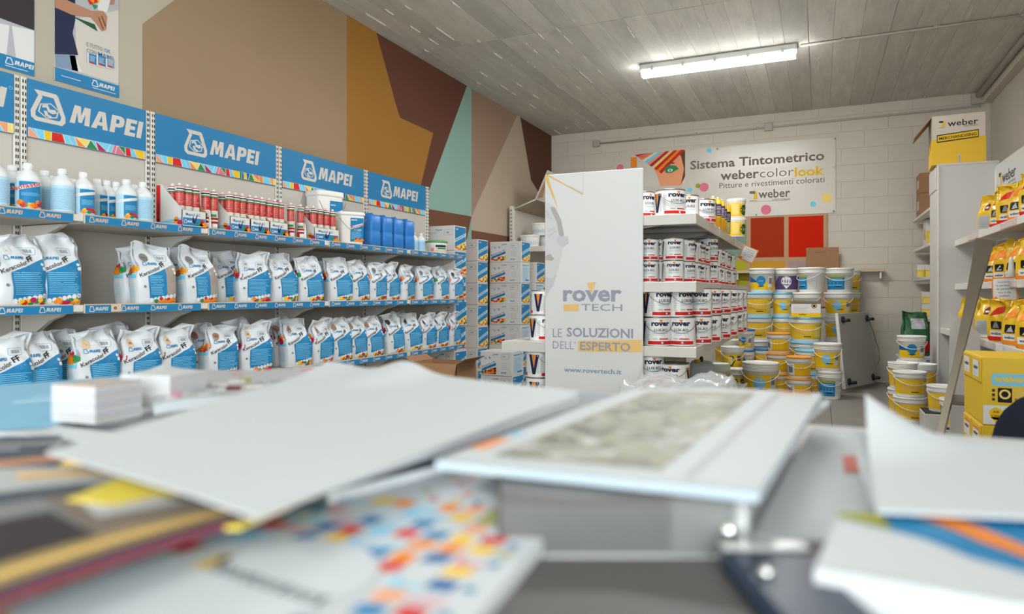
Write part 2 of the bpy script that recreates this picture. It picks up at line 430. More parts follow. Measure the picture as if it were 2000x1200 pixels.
# ---- board-marked concrete ceiling
def concrete(key, c, amt):
    m = bpy.data.materials.new(key); m.use_nodes = True; nt = m.node_tree; b = nt.nodes['Principled BSDF']
    b.inputs['Roughness'].default_value = .9
    tc = nt.nodes.new('ShaderNodeTexCoord'); mp = nt.nodes.new('ShaderNodeMapping'); mp.inputs['Scale'].default_value = (5, .7, 5)
    n = nt.nodes.new('ShaderNodeTexNoise'); n.inputs['Scale'].default_value = 3; n.inputs['Detail'].default_value = 8; n.inputs['Roughness'].default_value = .65
    n2 = nt.nodes.new('ShaderNodeTexNoise'); n2.inputs['Scale'].default_value = 60; n2.inputs['Detail'].default_value = 3
    oi = nt.nodes.new('ShaderNodeObjectInfo')
    col = rgb(*c)
    r = nt.nodes.new('ShaderNodeValToRGB'); r.color_ramp.elements[0].position = .25; r.color_ramp.elements[1].position = .8
    r.color_ramp.elements[0].color = tuple(x * (1 - amt) for x in col[:3]) + (1,); r.color_ramp.elements[1].color = tuple(x * (1 + amt) for x in col[:3]) + (1,)
    ml = nt.nodes.new('ShaderNodeMix'); ml.data_type = 'RGBA'; ml.blend_type = 'MULTIPLY'; ml.inputs[0].default_value = 1
    mr = nt.nodes.new('ShaderNodeMapRange'); mr.inputs[3].default_value = .86; mr.inputs[4].default_value = 1.08
    nt.links.new(tc.outputs['Object'], mp.inputs[0]); nt.links.new(mp.outputs[0], n.inputs['Vector']); nt.links.new(tc.outputs['Object'], n2.inputs['Vector'])
    nt.links.new(n.outputs['Fac'], r.inputs[0]); nt.links.new(r.outputs[0], ml.inputs[6]); nt.links.new(oi.outputs['Random'], mr.inputs[0]); nt.links.new(mr.outputs[0], ml.inputs[7])
    nt.links.new(ml.outputs[2], b.inputs['Base Color'])
    bp = nt.nodes.new('ShaderNodeBump'); bp.inputs['Strength'].default_value = .35; bp.inputs['Distance'].default_value = .01
    nt.links.new(n2.outputs['Fac'], bp.inputs['Height']); nt.links.new(bp.outputs[0], b.inputs['Normal'])
    return m
m_conc = concrete('board_marked_concrete', (190, 188, 179), .15)
m_fin = mat('concrete_fin', (212, 208, 198), .95, noise=.35, nscale=14)
ce = structure(MB().box(XL - .15, YF - .15, ZC, XR + .15, YB + .15, ZC + .12, m_fin).build('ceiling'))
x = XL; rr = random.Random(3)
while x < XR - .01:
    w = min(rr.choice((.15, .17, .2, .2, .22)), XR - x)
    for y0, y1 in ((YF, 1.2), (1.2, 5.5), (5.5, YB)):
        dz = rr.uniform(.004, .008); g = rr.choice((.002, .003, .004, .005, .007))
        MB().bbox(x + g / 2, y0 + .004, ZC - dz, x + w - g / 2, y1 - .004, ZC, m_conc, .002).build('ceiling_board', ce)
    x += w
# broken mortar fins hanging from the board joints
fin = MB(); rr = random.Random(5)
for k in range(240):
    fx = XL + .17 + rr.randrange(28) * .185 + rr.uniform(-.004, .004); fy = rr.uniform(2.6, 9.1); L = rr.uniform(.03, .3)
    if fx > XR - .05: continue
    fin.add([(fx - .002, fy, ZC), (fx + .003, fy, ZC), (fx + .003, fy + L, ZC), (fx - .002, fy + L, ZC), (fx, fy + L * .2, ZC - .016), (fx, fy + L * .8, ZC - .014)],
            [(0, 1, 4), (1, 2, 5, 4), (2, 3, 5), (3, 0, 4, 5)], m_fin)
tag(fin.build('mortar_fins', ce), kind='stuff')

# ---- conduits, junction boxes, lamp
def conduit(name, pts, r, label, clips=()):
    t = thing(name, label, 'conduit', pts[0])
    P0 = Vector(pts[0]); tb = MB().tube([Vector(p) - P0 for p in pts], r, m_conduit, 8).build('pipe', t)
    for c in clips:
        MB().bbox(c[0] - P0.x - .014, c[1] - P0.y - .014, c[2] - P0.z - .014, c[0] - P0.x + .014, c[1] - P0.y + .014, c[2] - P0.z + .014, m_conduit, .003).build('clip', t)
    return t
yb = YB - .02
pa, pb_, pc = W(1165, 281, Y=yb), W(1501, 249, Y=yb), W(1908, 208, Y=yb)
zc_ = (pa.z + pb_.z + pc.z) / 3
conduit('wall_conduit', [(pa.x, yb, pa.z), (pb_.x, yb, pb_.z), (pc.x, yb, pc.z), (XR - .1, yb, pc.z)], .011, 'long grey conduit along the top of the back wall',
        [W(a, b, Y=yb) for a, b in ((1250, 271), (1360, 261), (1478, 250), (1602, 238), (1735, 225), (1820, 217))])
def junction(px, py, s, label):
    p = W(px, py, Y=YB - .03); t = thing('junction_box', label, 'junction box', p)
    MB().bbox(-s / 2, -.02, -s / 2, s / 2, .026, s / 2, m_conduit, .006).build('housing', t)
    MB().bbox(-s * .42, -.026, -s * .42, s * .42, -.02, s * .42, m_conduit, .003).build('cover', t)
junction(1165, 281, .09, 'small grey junction box at left end of the wall conduit')
junction(1501, 248, .10, 'square grey junction box midway along the wall conduit')
junction(1910, 192, .13, 'large grey junction box high in the right back corner')
LY0 = 6.72
conduit('ceiling_conduit', [(-.15, LY0, ZC - .02), (.8, LY0, ZC - .02), (XR - .1, LY0, ZC - .02)], .011, 'thin grey conduit running from the ceiling lamp to the right wall',
        [(.2, LY0, ZC - .02), (.9, LY0, ZC - .02), (1.5, LY0, ZC - .02)])
conduit('corner_conduit', [(XR - .13, 3.2, ZC - .05), (XR - .13, 6, ZC - .05), (XR - .13, YB - .05, ZC - .05)], .03, 'thick grey conduit along the right edge of the ceiling',
        [(XR - .13, 8.4, ZC - .05), (XR - .13, 6.9, ZC - .05)])

m_tube = mat('lit_diffuser', (250, 252, 255), .4, emit=90, gain=1)
m_tube_side = mat('lit_diffuser_side', (250, 252, 255), .4, emit=13, gain=1)
def lamp(name, x0, x1, y, label):
    t = thing(name, label, 'lamp', ((x0 + x1) / 2, y, ZC - .008)); L = (x1 - x0) / 2
    MB().bbox(-L, -.068, -.062, L, .068, 0, mat('lamp_housing', (196, 196, 192), .5), .01).build('housing', t)
    prof = [(-.066, -.062), (.066, -.062), (.052, -.095), (.035, -.112), (-.035, -.112), (-.052, -.095)]
    hi = [(-.066, -.062), (.066, -.062), (.052, -.100), (-.052, -.100)]; lo = [(-.052, -.100), (.052, -.100), (.040, -.112), (-.040, -.112)]
    MB().prism(hi, m_tube_side, 'x', -L + .012, L - .012).prism(lo, m_tube, 'x', -L + .012, L - .012).build('diffuser', t)
    for k in range(5):
        xx = -L + .12 + k * (2 * L - .24) / 4
        MB().bbox(xx - .012, -.074, -.072, xx + .012, -.062, -.03, m_alu, .002).build('clip', t)
lamp('ceiling_lamp', -1.61, -.18, LY0, 'lit white fluorescent batten lamp on the concrete ceiling')
lamp('ceiling_lamp', -1.61, -.18, 3.9, 'added batten lamp nearer the counter, unseen above the view, to brighten the shop')  # extra lamp out of view, added to brighten walls and shelves
lamp('ceiling_lamp', -1.61, -.18, -2.6, 'added batten lamp behind the counter, unseen above the view, to brighten the shop')  # another added lamp, unseen, for more overhead light

# ================================================================== POSTERS AND BANNER
m_poster = mat('glossy_poster_paper', (196, 198, 198), .3)
def poster(label, pxl, pxr, ytop_z, zl, art_fn, name='poster'):
    """hangs flat on the left wall: pxl..pxr in the photo, from height zl up to ytop_z"""
    y0, y1 = yat(pxl, XL), yat(pxr, XL)
    t = thing(name, label, 'poster', (XL, (y0 + y1) / 2, zl))
    w = y1 - y0; h = ytop_z - zl
    MB().box(.0005, -w / 2, 0, .003, w / 2, h, m_poster).build('sheet', t)
    a = Art(); art_fn(a, w, h); a.build('print', lambda u, v, l: (.003 + LY * l, u - w / 2, v), t)
zl2 = W(107, 157, X=XL).z
def art_poster2(a, w, h):
    def p(px, py):
        q = W(px, py, X=XL); return (q.y - yat(106, XL), q.z - zl2)
    def P(k, l, *pts): a.poly([p(*x) for x in pts], k, l)
    a.rect(0, 0, w, h, 'lgrey', 1)
    P('offwhite', 2, (146, 38), (231, 20), (231, 165), (150, 140))
    P('navy', 3, (106, -40), (146, -40), (146, 40), (141, 65), (152, 108), (106, 106))
    P('denim', 3, (107, 106), (146, 109), (152, 140), (108, 130))
    P('white', 3, (135, 108), (146, 109), (160, 142), (140, 138))
    P('dgreen', 4, (146, 34), (184, 48), (190, 62), (146, 36))
    P('white', 4, (190, -40), (225, -40), (208, 25), (190, 20))
    P('red', 5, (150, -40), (200, -40), (190, 5), (175, 10)); P('orange', 6, (165, -8), (185, -12), (182, 8)); P('green', 6, (178, 8), (190, 12), (184, 19)); P('yellow', 6, (186, -5), (196, -8), (192, 8))
    P('skin', 7, (106, -10), (150, 10), (178, 22), (200, 22), (208, 32), (206, 58), (198, 62), (186, 46), (176, 34), (140, 30), (106, 15))
    P('skin', 7, (214, -20), (224, -15), (222, 8), (214, 10))
    P('brown', 8, (190, 34), (192, 34), (201, 58), (199, 58)); P('brown', 8, (196, 32), (198, 32), (206, 52), (204, 53))
    a.rect(0, 0, w, .066, 'blue', 9)
    q = p(168, 83); a.text('E TUTTO', q[0], q[1] - .02, .021, 'grey', 9, w=.085); a.text('OK.', q[0] + .095, q[1] - .02, .021, 'blue', 9, w=.04); q = p(168, 94); a.text('CON', q[0], q[1] - .022, .021, 'grey', 9, w=.052); a.text('MAPEI', q[0] + .062, q[1] - .022, .021, 'blue', 9, bold=.01, w=.085)
    for k in range(3):
        q = p(169 + k * 18, 100 + k * 4); a.rect(q[0], q[1] - .066, q[0] + .048, q[1] - .005, 'white', 9); a.rect(q[0] + .008, q[1] - .06, q[0] + .048, q[1] - .008, 'blue' if k < 2 else 'denim', 10)
        a.lines(q[0] + .013, q[1] - .045, q[0] + .045, q[1] - .014, 4, 'white', 11, .3, seed=k); a.rect(q[0] + .01, q[1] - .06, q[0] + .036, q[1] - .052, 'red', 11)
    a.mapei(w * .55, .030, .0215, 'white', 10, 1.25, hexa=False); a.rect(w * .56, .014, w * .94, .017, 'white', 10); a.rect(.03, .03, .13, .033, 'white', 10)
poster('glossy poster of arms holding a tub above the second blue sign', 106, 231, 3.2, zl2, art_poster2)
zl1 = W(20, 137, X=XL).z
def art_poster1(a, w, h):
    def p(px, py):
        q = W(px, py, X=XL); return (q.y - yat(-70, XL), q.z - zl1)
    def P(k, l, *pts): a.poly([p(*x) for x in pts], k, l)
    a.rect(0, 0, w, h, 'lgrey', 1)
    P('white', 2, (-40, 38), (66, 60), (66, 125), (-40, 100)); P('coal', 3, (-60, -60), (66, -60), (66, 60), (0, 36), (-60, 25)); P('lgrey', 3, (18, 48), (22, 50), (30, 112), (12, 108))
    a.rect(0, 0, w, .066, 'blue', 4); a.mapei(w * .56, .030, .0215, 'white', 5, 1.25, hexa=False); a.rect(w * .56, .014, w * .9, .017, 'white', 5)
poster('glossy poster with dark clothing at the far left of the wall', -70, 66, 3.2, zl1, art_poster1)

# ---- clear acrylic colour-system banner on the back wall
bt = thing('wall_banner', 'pale acrylic banner about colours on the back wall', 'banner', (0, YB - .012, 0))
q0, q1 = W(1196, 318, Y=YB - .012), W(1632, 268, Y=YB - .012)
bz0 = W(1628, 416, Y=YB - .012).z
m_banner = mat('banner_sheet', (193, 187, 175), .25)
MB().box(q0.x, -.003, bz0, q1.x, .003, q1.z, m_banner).build('sheet', bt)
b = Art()
def bp(px, py): q = W(px, py, Y=YB - .016); return (q.x, q.z)
def bt_text(s, x0, x1, ybase0, k, bold, hz):
    a = bp(x0, ybase0); c = bp(x1, ybase0); b.text(s, a[0], hz, 1, k, 3, bold=bold, w=c[0] - a[0]); return
def btext(s, px0, px1, pyb, k, bold, hpx):
    """px0..px1 wide, baseline at the right end pyb, cap height hpx"""
    x0, x1 = bp(px0, 300)[0], bp(px1, 300)[0]; z = bp(px1, pyb)[1]; h = bp(px1, pyb - hpx)[1] - z
    b.text(s, x0, z, h, k, 3, bold=bold, w=x1 - x0)
btext('Sistema Tintometrico', 1348, 1610, 312, 'warmgrey', .022, 17)
btext('weber', 1407, 1482, 347, 'warmgrey', .022, 17); btext('color', 1484, 1550, 343, 'warmgrey', -.008, 17); btext('look', 1552, 1610, 341, 'yellow', .03, 17)
btext('Pitture e rivestimenti colorati', 1405, 1610, 356, 'warmgrey', 0, 11.5)
btext('weber', 1481, 1543, 384, 'warmgrey', .018, 16); btext('SAINT-GOBAIN', 1508, 1543, 391, 'warmgrey', 0, 4)
def wlogo(a, u, v, h, k='warmgrey', l=3):
    a.poly([(u, v + h * .95), (u + h * .55, v + h * .95), (u + h * .5, v + h * .65), (u, v + h * .7)], k, l)
    a.poly([(u + h * .42, v + h * .75), (u + h * .7, v + h * .95), (u + h * .75, v + .1 * h), (u + h * .35, v + .05 * h)], 'yellow', l)
    a.rect(u, v - h * .06, u + h * .7, v - h * .02, k, l)
z_ = bp(1464, 392); wlogo(b, z_[0], z_[1], bp(1464, 373)[1] - z_[1])
b.rect(z_[0], z_[1] - .02, bp(1543, 300)[0], z_[1] - .015, 'lgrey', 3)
for px, py, r, k in ((1375, 366, 9.5, 'pink'), (1363, 363, 5, 'olive'), (1347, 371, 5, 'cyan'), (1385, 294, 5, 'cyan'), (1419, 404, 5, 'cyan'), (1443, 413, 7.5, 'lyellow'), (1496, 410, 10, 'pink'),
                    (1615, 387, 9, 'lyellow'), (1588, 399, 5.5, 'cyan'), (1520, 416, 3.5, 'paleblue'), (1629, 327, 2.5, 'lgrey'), (1350, 294, 1.5, 'lgrey'), (1403, 391, 2, 'lgrey'), (1211, 328, 8, 'pink'), (1208, 315, 1.6, 'lgrey')):
    u, v = bp(px, py); Art().disc(u, v, r * .0062, k, 2, 20).build('printed_dot', lambda u, v, l: (u, -.003 - .0008 * l, v), bt)
b.build('lettering', lambda u, v, l: (u, -.003 - .0008 * l, v), bt); b = Art()
# printed portrait: swept coloured hair over part of a face, built of plain colour areas
def P(k, l, *pts): b.poly([bp(*p) for p in pts], k, l)
P('offwhite', 2, (1232, 303), (1338, 295), (1338, 360), (1232, 366)); P('peach', 3, (1272, 320), (1320, 300), (1338, 296), (1338, 345), (1330, 362), (1290, 364), (1282, 340))
P('brown', 5, (1318, 294), (1338, 294), (1338, 345), (1330, 360), (1336, 330), (1330, 305))
hair = ['red', 'pink', 'orange', 'white', 'cyan', 'peach', 'crimson', 'lyellow', 'red', 'orange']
for k in range(11):
    a0 = 1256 + k * 7.4; b0 = 1240 + k * 4.7; c0 = 303 + k * 3.3; t0 = 300.5 - k * .75
    P(hair[k % 10], 6, (a0, t0), (a0 + 7.6, t0 - .6), (b0 + 4.9, c0 + 3.5), (b0, c0))
P('green', 7, (1298, 330), (1308, 323), (1320, 324), (1326, 330), (1312, 338), (1300, 338)); u, v = bp(1309, 333)
b.disc(u, v, .035, 'white', 8, 14, .02); b.disc(u, v, .017, 'lblue', 9, 12); b.disc(u, v, .008, 'black', 10, 10)
P('brown', 8, (1298, 324), (1306, 317), (1318, 318), (1317, 320), (1307, 320)); P('orange', 7, (1232, 308), (1244, 307), (1244, 327), (1232, 328))
b.build('portrait_print', lambda u, v, l: (u, -.003 - .0008 * l, v), bt)
for px, py in ((1630, 271), (1401, 291), (1628, 413), (1477, 421)):
    p = W(px, py, Y=YB - .016); MB().lathe([(.012, 0), (.012, .006), (.004, .01)], m_alu, 10, M=Matrix.Translation((p.x, -.004, min(p.z, q1.z - .02) if py < 300 else max(p.z, bz0 + .02))) @ Matrix.Rotation(PI / 2, 4, 'X')).build('screw', bt)

# ---- colour sample board with painted squares, and the plank under it
yb2 = YB - .02
def xz(px, py, Y): q = W(px, py, Y=Y); return q.x, q.z
x0, z1 = xz(1400, 430, yb2); x1, z1b = xz(1616, 417, yb2); z0 = xz(1616, 600, yb2)[1]
cb = thing('colour_board', 'tan board with red and coloured squares on the back wall', 'board', (x0, yb2, z0))
MB().bbox(0, -.008, 0, x1 - x0, .014, z1b - z0, mat('tan_board', (176, 142, 108), .8, noise=.05), .003).build('panel', cb)
def matte(k, c):
    m = mat(k, c, .8); m.node_tree.nodes['Principled BSDF'].inputs['Specular IOR Level'].default_value = .1; return m
def swatch(k, c, pl, pt, pr, pb):
    a0, b1 = xz(pl, pt, yb2 - .012); a1, b0 = xz(pr, pb, yb2 - .012)
    b1 = min(b1, z1b - .02); MB().bbox(a0 - x0, -.014, b0 - z0, a1 - x0, -.008, b1 - z0, matte('swatch_' + k, c), .0015).build('swatch', cb)
swatch('rust', (154, 50, 26), 1466, 426, 1531, 502); swatch('red', (190, 34, 10), 1540, 424, 1608, 501); swatch('teal', (118, 140, 128), 1410, 430, 1458, 502)
swatch('lime', (158, 156, 44), 1410, 511, 1458, 560); swatch('amber', (184, 140, 50), 1466, 511, 1531, 560); swatch('mauve', (156, 138, 138), 1540, 511, 1608, 560)
pz = xz(1727, 531, YB - .1)[1]; x0p = xz(1415, 528, YB - .1)[0]; x1p = xz(1727, 528, YB - .1)[0]
pl = thing('wall_plank', 'pale wooden plank fixed across the back wall', 'plank', ((x0p + x1p) / 2, YB, pz))
hw = (x1p - x0p) / 2; MB().bbox(-hw, -.15, 0, hw, -.036, .035, mat('pale_wood', (190, 168, 138), .6, noise=.12, nscale=6), .003).build('board', pl)
for q in (-hw + .15, hw - .05): MB().box(q, -.13, -.08, q + .02, -.036, 0, m_metalwhite).build('bracket', pl)
# ================================================================== LEFT WALL SHELVING
XS = -3.43; XFR = -3.01                       # back panel plane, shelf front
YS = [.98] + [yat(p, XS) for p in (38, 292, 543, 713, 833)]
SH = [1.395, .99, .572]                       # shelf top heights
m_panel = mat('shelf_back_panel', (184, 178, 168), .6, noise=.02, nscale=3)
m_up = mat('shelf_upright', (200, 197, 188), .45)
m_slot = mat('slot_dark', (30, 30, 30), .9)
m_shelf = mat('shelf_sheet_metal', (176, 172, 162), .45)
m_strip = mat('price_rail_plastic', (190, 170, 140), .4)
m_sign = mat('sign_blue_board', (32, 116, 164), .45)
m_sign.node_tree.nodes['Principled BSDF'].inputs['Specular IOR Level'].default_value = .25
def mosaic_band(a, u0, u1, v0, v1, l, seed=1, step=.045):
    rr = random.Random(seed); cols = ['red', 'orange', 'pink', 'green', 'cyan', 'yellow', 'peach', 'lblue', 'crimson', 'lyellow', 'dblue', 'orange', 'pink', 'lblue']
    a.rect(u0, v0, u1, v1, 'white', l); u = u0; g = .0022; sl = 0
    while u < u1 - .004:
        e = min(u + step * rr.uniform(.7, 1.5), u1); s2 = 0 if e == u1 else rr.uniform(-.014, .014)
        A, B, C, D = (u + g - sl, v0 + .001), (e - g - s2, v0 + .001), (e - g + s2, v1 - .001), (u + g + sl, v1 - .001)
        k1, k2 = rr.sample(cols, 2); q = rr.random()
        if q < .4:
            a.poly([A, B, D], k1, l + 1); a.poly([(B[0], B[1] + .004), C, (D[0] + .004, D[1])], k2, l + 1)
        elif q < .7:
            t = rr.uniform(.35, .65); M1 = (A[0] + (B[0] - A[0]) * t, v0 + .001); M2 = (D[0] + (C[0] - D[0]) * (1 - t), v1 - .001)
            a.poly([A, M1, M2, D], k1, l + 1); a.poly([(M1[0] + .003, M1[1]), B, C, (M2[0] + .003, M2[1])], k2, l + 1)
        else: a.poly([A, B, C, D], k1, l + 1)
        u = e; sl = s2

def upright_parts(t, y, x0=0):
    MB().bbox(x0 - .05, y - .028, .02, x0 + .008, y - .002, 2.07, m_up, .003).build('upright', t)
    o = MB().bbox(x0 - .05, y + .002, .02, x0 + .012, y + .028, 2.07, m_up, .003).build('upright', t)
    sl = MB()
    z = .3
    while z < 2.05:
        for yy, e in ((y - .019, .0085), (y - .010, .0085), (y + .009, .0125), (y + .021, .0125)):
            sl.box(x0 + e - .001, yy - .0025, z, x0 + e + .0004, yy + .0025, z + .016, m_slot)
        z += .03
    tag(sl.build('upright_slots', t), kind='stuff')
bays = ['blue-headed shelving bay at the left edge of the photo', 'narrow blue-headed shelving bay under the second sign', 'wide shelving bay holding boxed red cartridges',
        'shelving bay holding white buckets and blue canisters', 'last shelving bay nearest the stacked cartons']
for i in range(5):
    y0, y1 = YS[i], YS[i + 1]; w = y1 - y0
    t = thing('shelving_bay', bays[i], 'shelving', (XS, y0, 0), 0, 'blue-headed wall shelving bays')
    MB().bbox(-.008, .03, .02, 0, w - .03, 1.83, m_panel, .002).build('back_panel', t)
    sg = MB().bbox(-.006, .03, 1.79, .012, w - .03, 2.067, m_sign, .002).build('header_sign', t)
    a = Art(); h = .093 if i != 0 else .15; tw = 6.3 * h
    c = w / 2
    sx = 1.33
    if i == 0: a.mapei(w - .055 - .60, 1.903, .093, 'offwhite', 1, sx)
    else: a.mapei(c - .30 + (.02 if i > 1 else 0), 1.903, h, 'offwhite', 1, sx)
    a.disc(c + .315 if i else w - .045, 1.99 if i else 2.0, .008, 'lblue', 1, 12, hole=.006)
    a.build('lettering', on_right(.0122), sg)
    bb = Art(); mosaic_band(bb, .032, w - .032, 1.791, 1.836, 1, seed=4); bb.build('mosaic_band', on_right(.0122), sg)
    upright_parts(t, 0)
    if i == 4: upright_parts(t, w)
    for j, z in enumerate(SH + [.13]):
        D = XFR - XS
        s = MB().bbox(.002, .004, z - .028, D - .006, w - .004, z, m_shelf, .003)
        s.box(.03, .03, z - .034, D - .03, w - .03, z - .028, m_shelf)
        so = s.build('shelf', t)
        rail = MB().bbox(D - .006, .03, z - .034, D + .004, w - .02, z + .008, m_strip, .002); ro = rail.build('price_rail', so)
        MB().bbox(D - .006, -.02, z - .026, D + .001, .028, z + .004, m_metalwhite, .002).build('rail_joint', so)
        a = Art(); a.rect(.032, z - .033, w - .022, z + .003, 'blue', 1)
        n = max(2, round((w - .05) / .165))
        for k in range(n): a.mapei(.05 + k * (w - .06) / n, z - .0225, .0165, 'beige' if j == 0 else 'offwhite', 2, 1.15, hexa=False)
        ao = a.build('price_strip', on_right(D + .0042), so)
        # curved cantilever bracket at each upright
        pts = [(0, z - .034), (.3, z - .034), (.27, z - .05), (.2, z - .07), (.13, z - .11), (.06, z - .145), (0, z - .15)]
        MB().prism([(p[0] + .012, p[1]) for p in pts], m_up, 'y', .004, .026).build('bracket', t)
        if i == 4: MB().prism([(p[0] + .012, p[1]) for p in pts], m_up, 'y', w - .026, w - .004).build('bracket', t)
# small white tag on the middle shelf rail
pt = W(227, 607, X=XFR + .006); tg = thing('price_tag', 'small white tag on the middle shelf rail', 'tag', (XFR + .006, pt.y, SH[1] - .03))
MB().bbox(0, -.025, 0, .003, .025, .036, mat('tag_paper', (200, 180, 150), .6), .001).build('card', tg)
Art().disc(-.006, .018, .007, 'black', 1, 12, hole=.003).build('mark', on_right(.003), tg)

# ------------------------------------------------------------------ grout bags
m_bag = mat('bag_foil_paper', (204, 208, 211), .42, noise=.05, nscale=25)
m_bagside = mat('bag_side_paper', (204, 206, 206), .4)
def fruit(a, u0, u1, v, h, l, seed, n=9):
    rr = random.Random(seed)
    for k in range(n):
        u = u0 + (u1 - u0) * (k + .5) / n + rr.uniform(-.004, .004); r = h * rr.uniform(.28, .5)
        a.disc(u, v + h * rr.uniform(.2, .75), r, rr.choice(['red', 'orange', 'yellow', 'red', 'green', 'crimson', 'orange']), l + rr.choice((0, 1)), 7, ry=r * .8)
def curved(f, e=.022):
    g = lambda u, v, l: f(u, v, l)
    g.maxe = e; return g
class BagShape:
    def __init__(s, w, d, h, seed, lean=0, plump=1.0):
        s.w, s.d, s.h = w, d, h; rr = random.Random(seed); s.ph = [rr.uniform(0, 6.28) for _ in range(10)]; s.lean = lean
        s.tw = rr.uniform(-.02, .02); s.pl = plump; s.am = rr.uniform(.7, 1.3)
    def a(s, t): return s.w / 2 * (.93 + .09 * math.sin(min(t * 1.25, 1) * PI) if t < .8 else .93 + .09 * math.sin(PI) + (t - .8) * .12)
    def b(s, t):
        if t < .04: return s.d / 2 * (.86 + t * 3.5)
        if t < .5: return s.d / 2 * (1 + .08 * math.sin((t - .04) / .46 * PI))
        if t < .90: q = (t - .5) / .40; return s.d / 2 * (1 - q * q * (3 - 2 * q) * .96)
        return s.d / 2 * .04
    def p(s, t): return 4.5 if t < .5 else 4.5 - 2 * (t - .5)
    def disp(s, x, y, z):
        t = z / s.h; A = (.0022 + .0085 * max(0, t - .5) * 2) * s.am
        n = A * (math.sin(x * 62 + z * 28 + s.ph[0]) + .6 * math.sin(x * 31 - z * 60 + s.ph[1]) + .5 * math.sin(x * 95 + z * 75 + s.ph[2]) * (t > .35))
        dx = .004 * math.sin(z * 40 + s.ph[3]) * t + s.tw * t * t
        sag = max(0, t - .86) / .14
        dz = sag * (.011 * math.sin(x * 38 + s.ph[4]) + .007 * math.sin(x * 90 + s.ph[5]) + .010 * math.sin(x * 17 + s.ph[6])) * s.am
        return (x + dx, y + n + s.lean * t * t + sag * .012 * math.sin(x * 30 + s.ph[7]), z + dz)
    def body(s, m):
        secs = []
        for j in range(23):
            t = j / 22; secs.append((s.a(t), s.b(t), t * s.h, s.p(t)))
        xs = [-.9 + 1.8 * i / 15 for i in range(16)]; ys = [-.8 + 1.6 * i / 6 for i in range(7)]; vs = []; fs = []
        for a, b, z, p in secs:
            g = lambda q: max(0, 1 - abs(q) ** p) ** (1 / p)
            ring = [(x, -g(x)) for x in xs] + [(g(y), y) for y in ys] + [(-x, g(x)) for x in xs] + [(-g(y), -y) for y in ys]
            vs += [s.disp(a * x, b * y, z) for x, y in ring]
        n = len(ring)
        for j in range(22):
            for k in range(n): q = j * n + k; r = j * n + (k + 1) % n; fs.append((q, r, r + n, q + n))
        return MB().add(vs, fs, m, True).add(vs[:n], [tuple(range(n))[::-1]], m).add(vs[22 * n:], [(k, k + 1, n - 2 - k, n - 1 - k) for k in range(n // 2 - 1)], m)
    def front(s, u, v, l):
        t = min(max(v / s.h, .01), .99); a = s.a(t); x = u / (s.w / 2) * a * .93; p = s.p(t)
        y = -s.b(t) * max(0, 1 - (abs(x) / a) ** p) ** (1 / p)
        q = s.disp(x, y, v); return (q[0], q[1] - .0016 - .0005 * l, q[2])
    def side(s, u, v, l):           # left flank, u along -y .. +y
        t = min(max(v / s.h, .01), .99); b = s.b(t); p = s.p(t); y = u / (s.d / 2) * b * .9
        x = -s.a(t) * max(0, 1 - (abs(y) / b) ** p) ** (1 / p)
        q = s.disp(x, y, v); return (q[0] - .0012 - .0005 * l, q[1], q[2])
def grout_art(a, w, h, half=False, seed=1):
    W2 = w / 2 * .98
    n0, n1 = -W2 + .05, W2
    # blue panel with slanted top, wave and fruit
    vt = lambda u: h * .50 + (u + W2) * .42
    N = 8
    pts = []
    for i in range(N):
        u0 = n0 + (n1 - n0) * i / N; u1 = n0 + (n1 - n0) * (i + 1) / N
        k = 'blue' if not half or i < N * .55 else 'lgrey'
        if half and i >= N * .55: k = 'tan_grey'
        kk = ink('blue') if k == 'blue' else mat('print_taupe_patch', (150, 138, 128), .5)
        a.quad((u0, h * .05 + .012 * (i / N)), (u1, h * .05 + .012 * (i + 1) / N), (u1, vt(u1) - .028), (u0, vt(u0) - .028), kk, 1, 1, 6)
    e = n0 + (n1 - n0) * (.52 if half else .92)
    a.lines(n0 + .008, h * .17, e, h * .50, 12, 'lblue', 2, .32, .2, seed)
    ang = math.atan(.42)
    a.text('Keracolor', -W2 + .012, h * .50 - .026 + .012, .0185, 'coal', 3, bold=.012, w=.118, rot=ang)
    a.text('FF', -W2 + .126, h * .50 - .026 + .012 + .052, .0205, 'black', 3, bold=.03, w=.032, rot=ang)
    a.mapei(-W2 + .03, h * .665, .0125, 'blue', 2, 1.25, hexa=False)
    a.rrect(.012, h * .735, .072, h * .84, .006, 'blue', 2, hole=.0012)
    for k in range(9): a.rect(.024 + k * .0042, h * .765, .024 + k * .0042 + (.0026 if k % 3 else .0014), h * .815, 'grey', 3)
    for k in range(7): a.disc(n0 + (n1 - n0) * (k + .4) / 7, h * (.075 + .012 * k), .011, 'white', 3, 8)
    fruit(a, n0 + .03, n1, h * .01, h * .115, 4, seed, 9)
    a.disc(n1 - .008, h * .54, .009, 'white', 3, 8); a.disc(n1 - .012, h * .60, .007, 'white', 3, 8)
    a.disc(-W2 + .03, h * .30, .007, 'grey', 2, 10)
def grout_side(a, d, h, seed):
    a.rect(-d * .40, h * .48, d * .40, h * .72, 'paleblue', 1, 2, 6); fruit(a, -d * .33, d * .33, h * .5, h * .2, 2, seed + 3, 7)
    a.rect(-d * .40, h * .44, d * .40, h * .5, 'cyan', 2, 2, 3); a.lines(-d * .3, h * .12, d * .3, h * .36, 11, 'paleblue', 1, .4, .2, seed)
BAGS = []
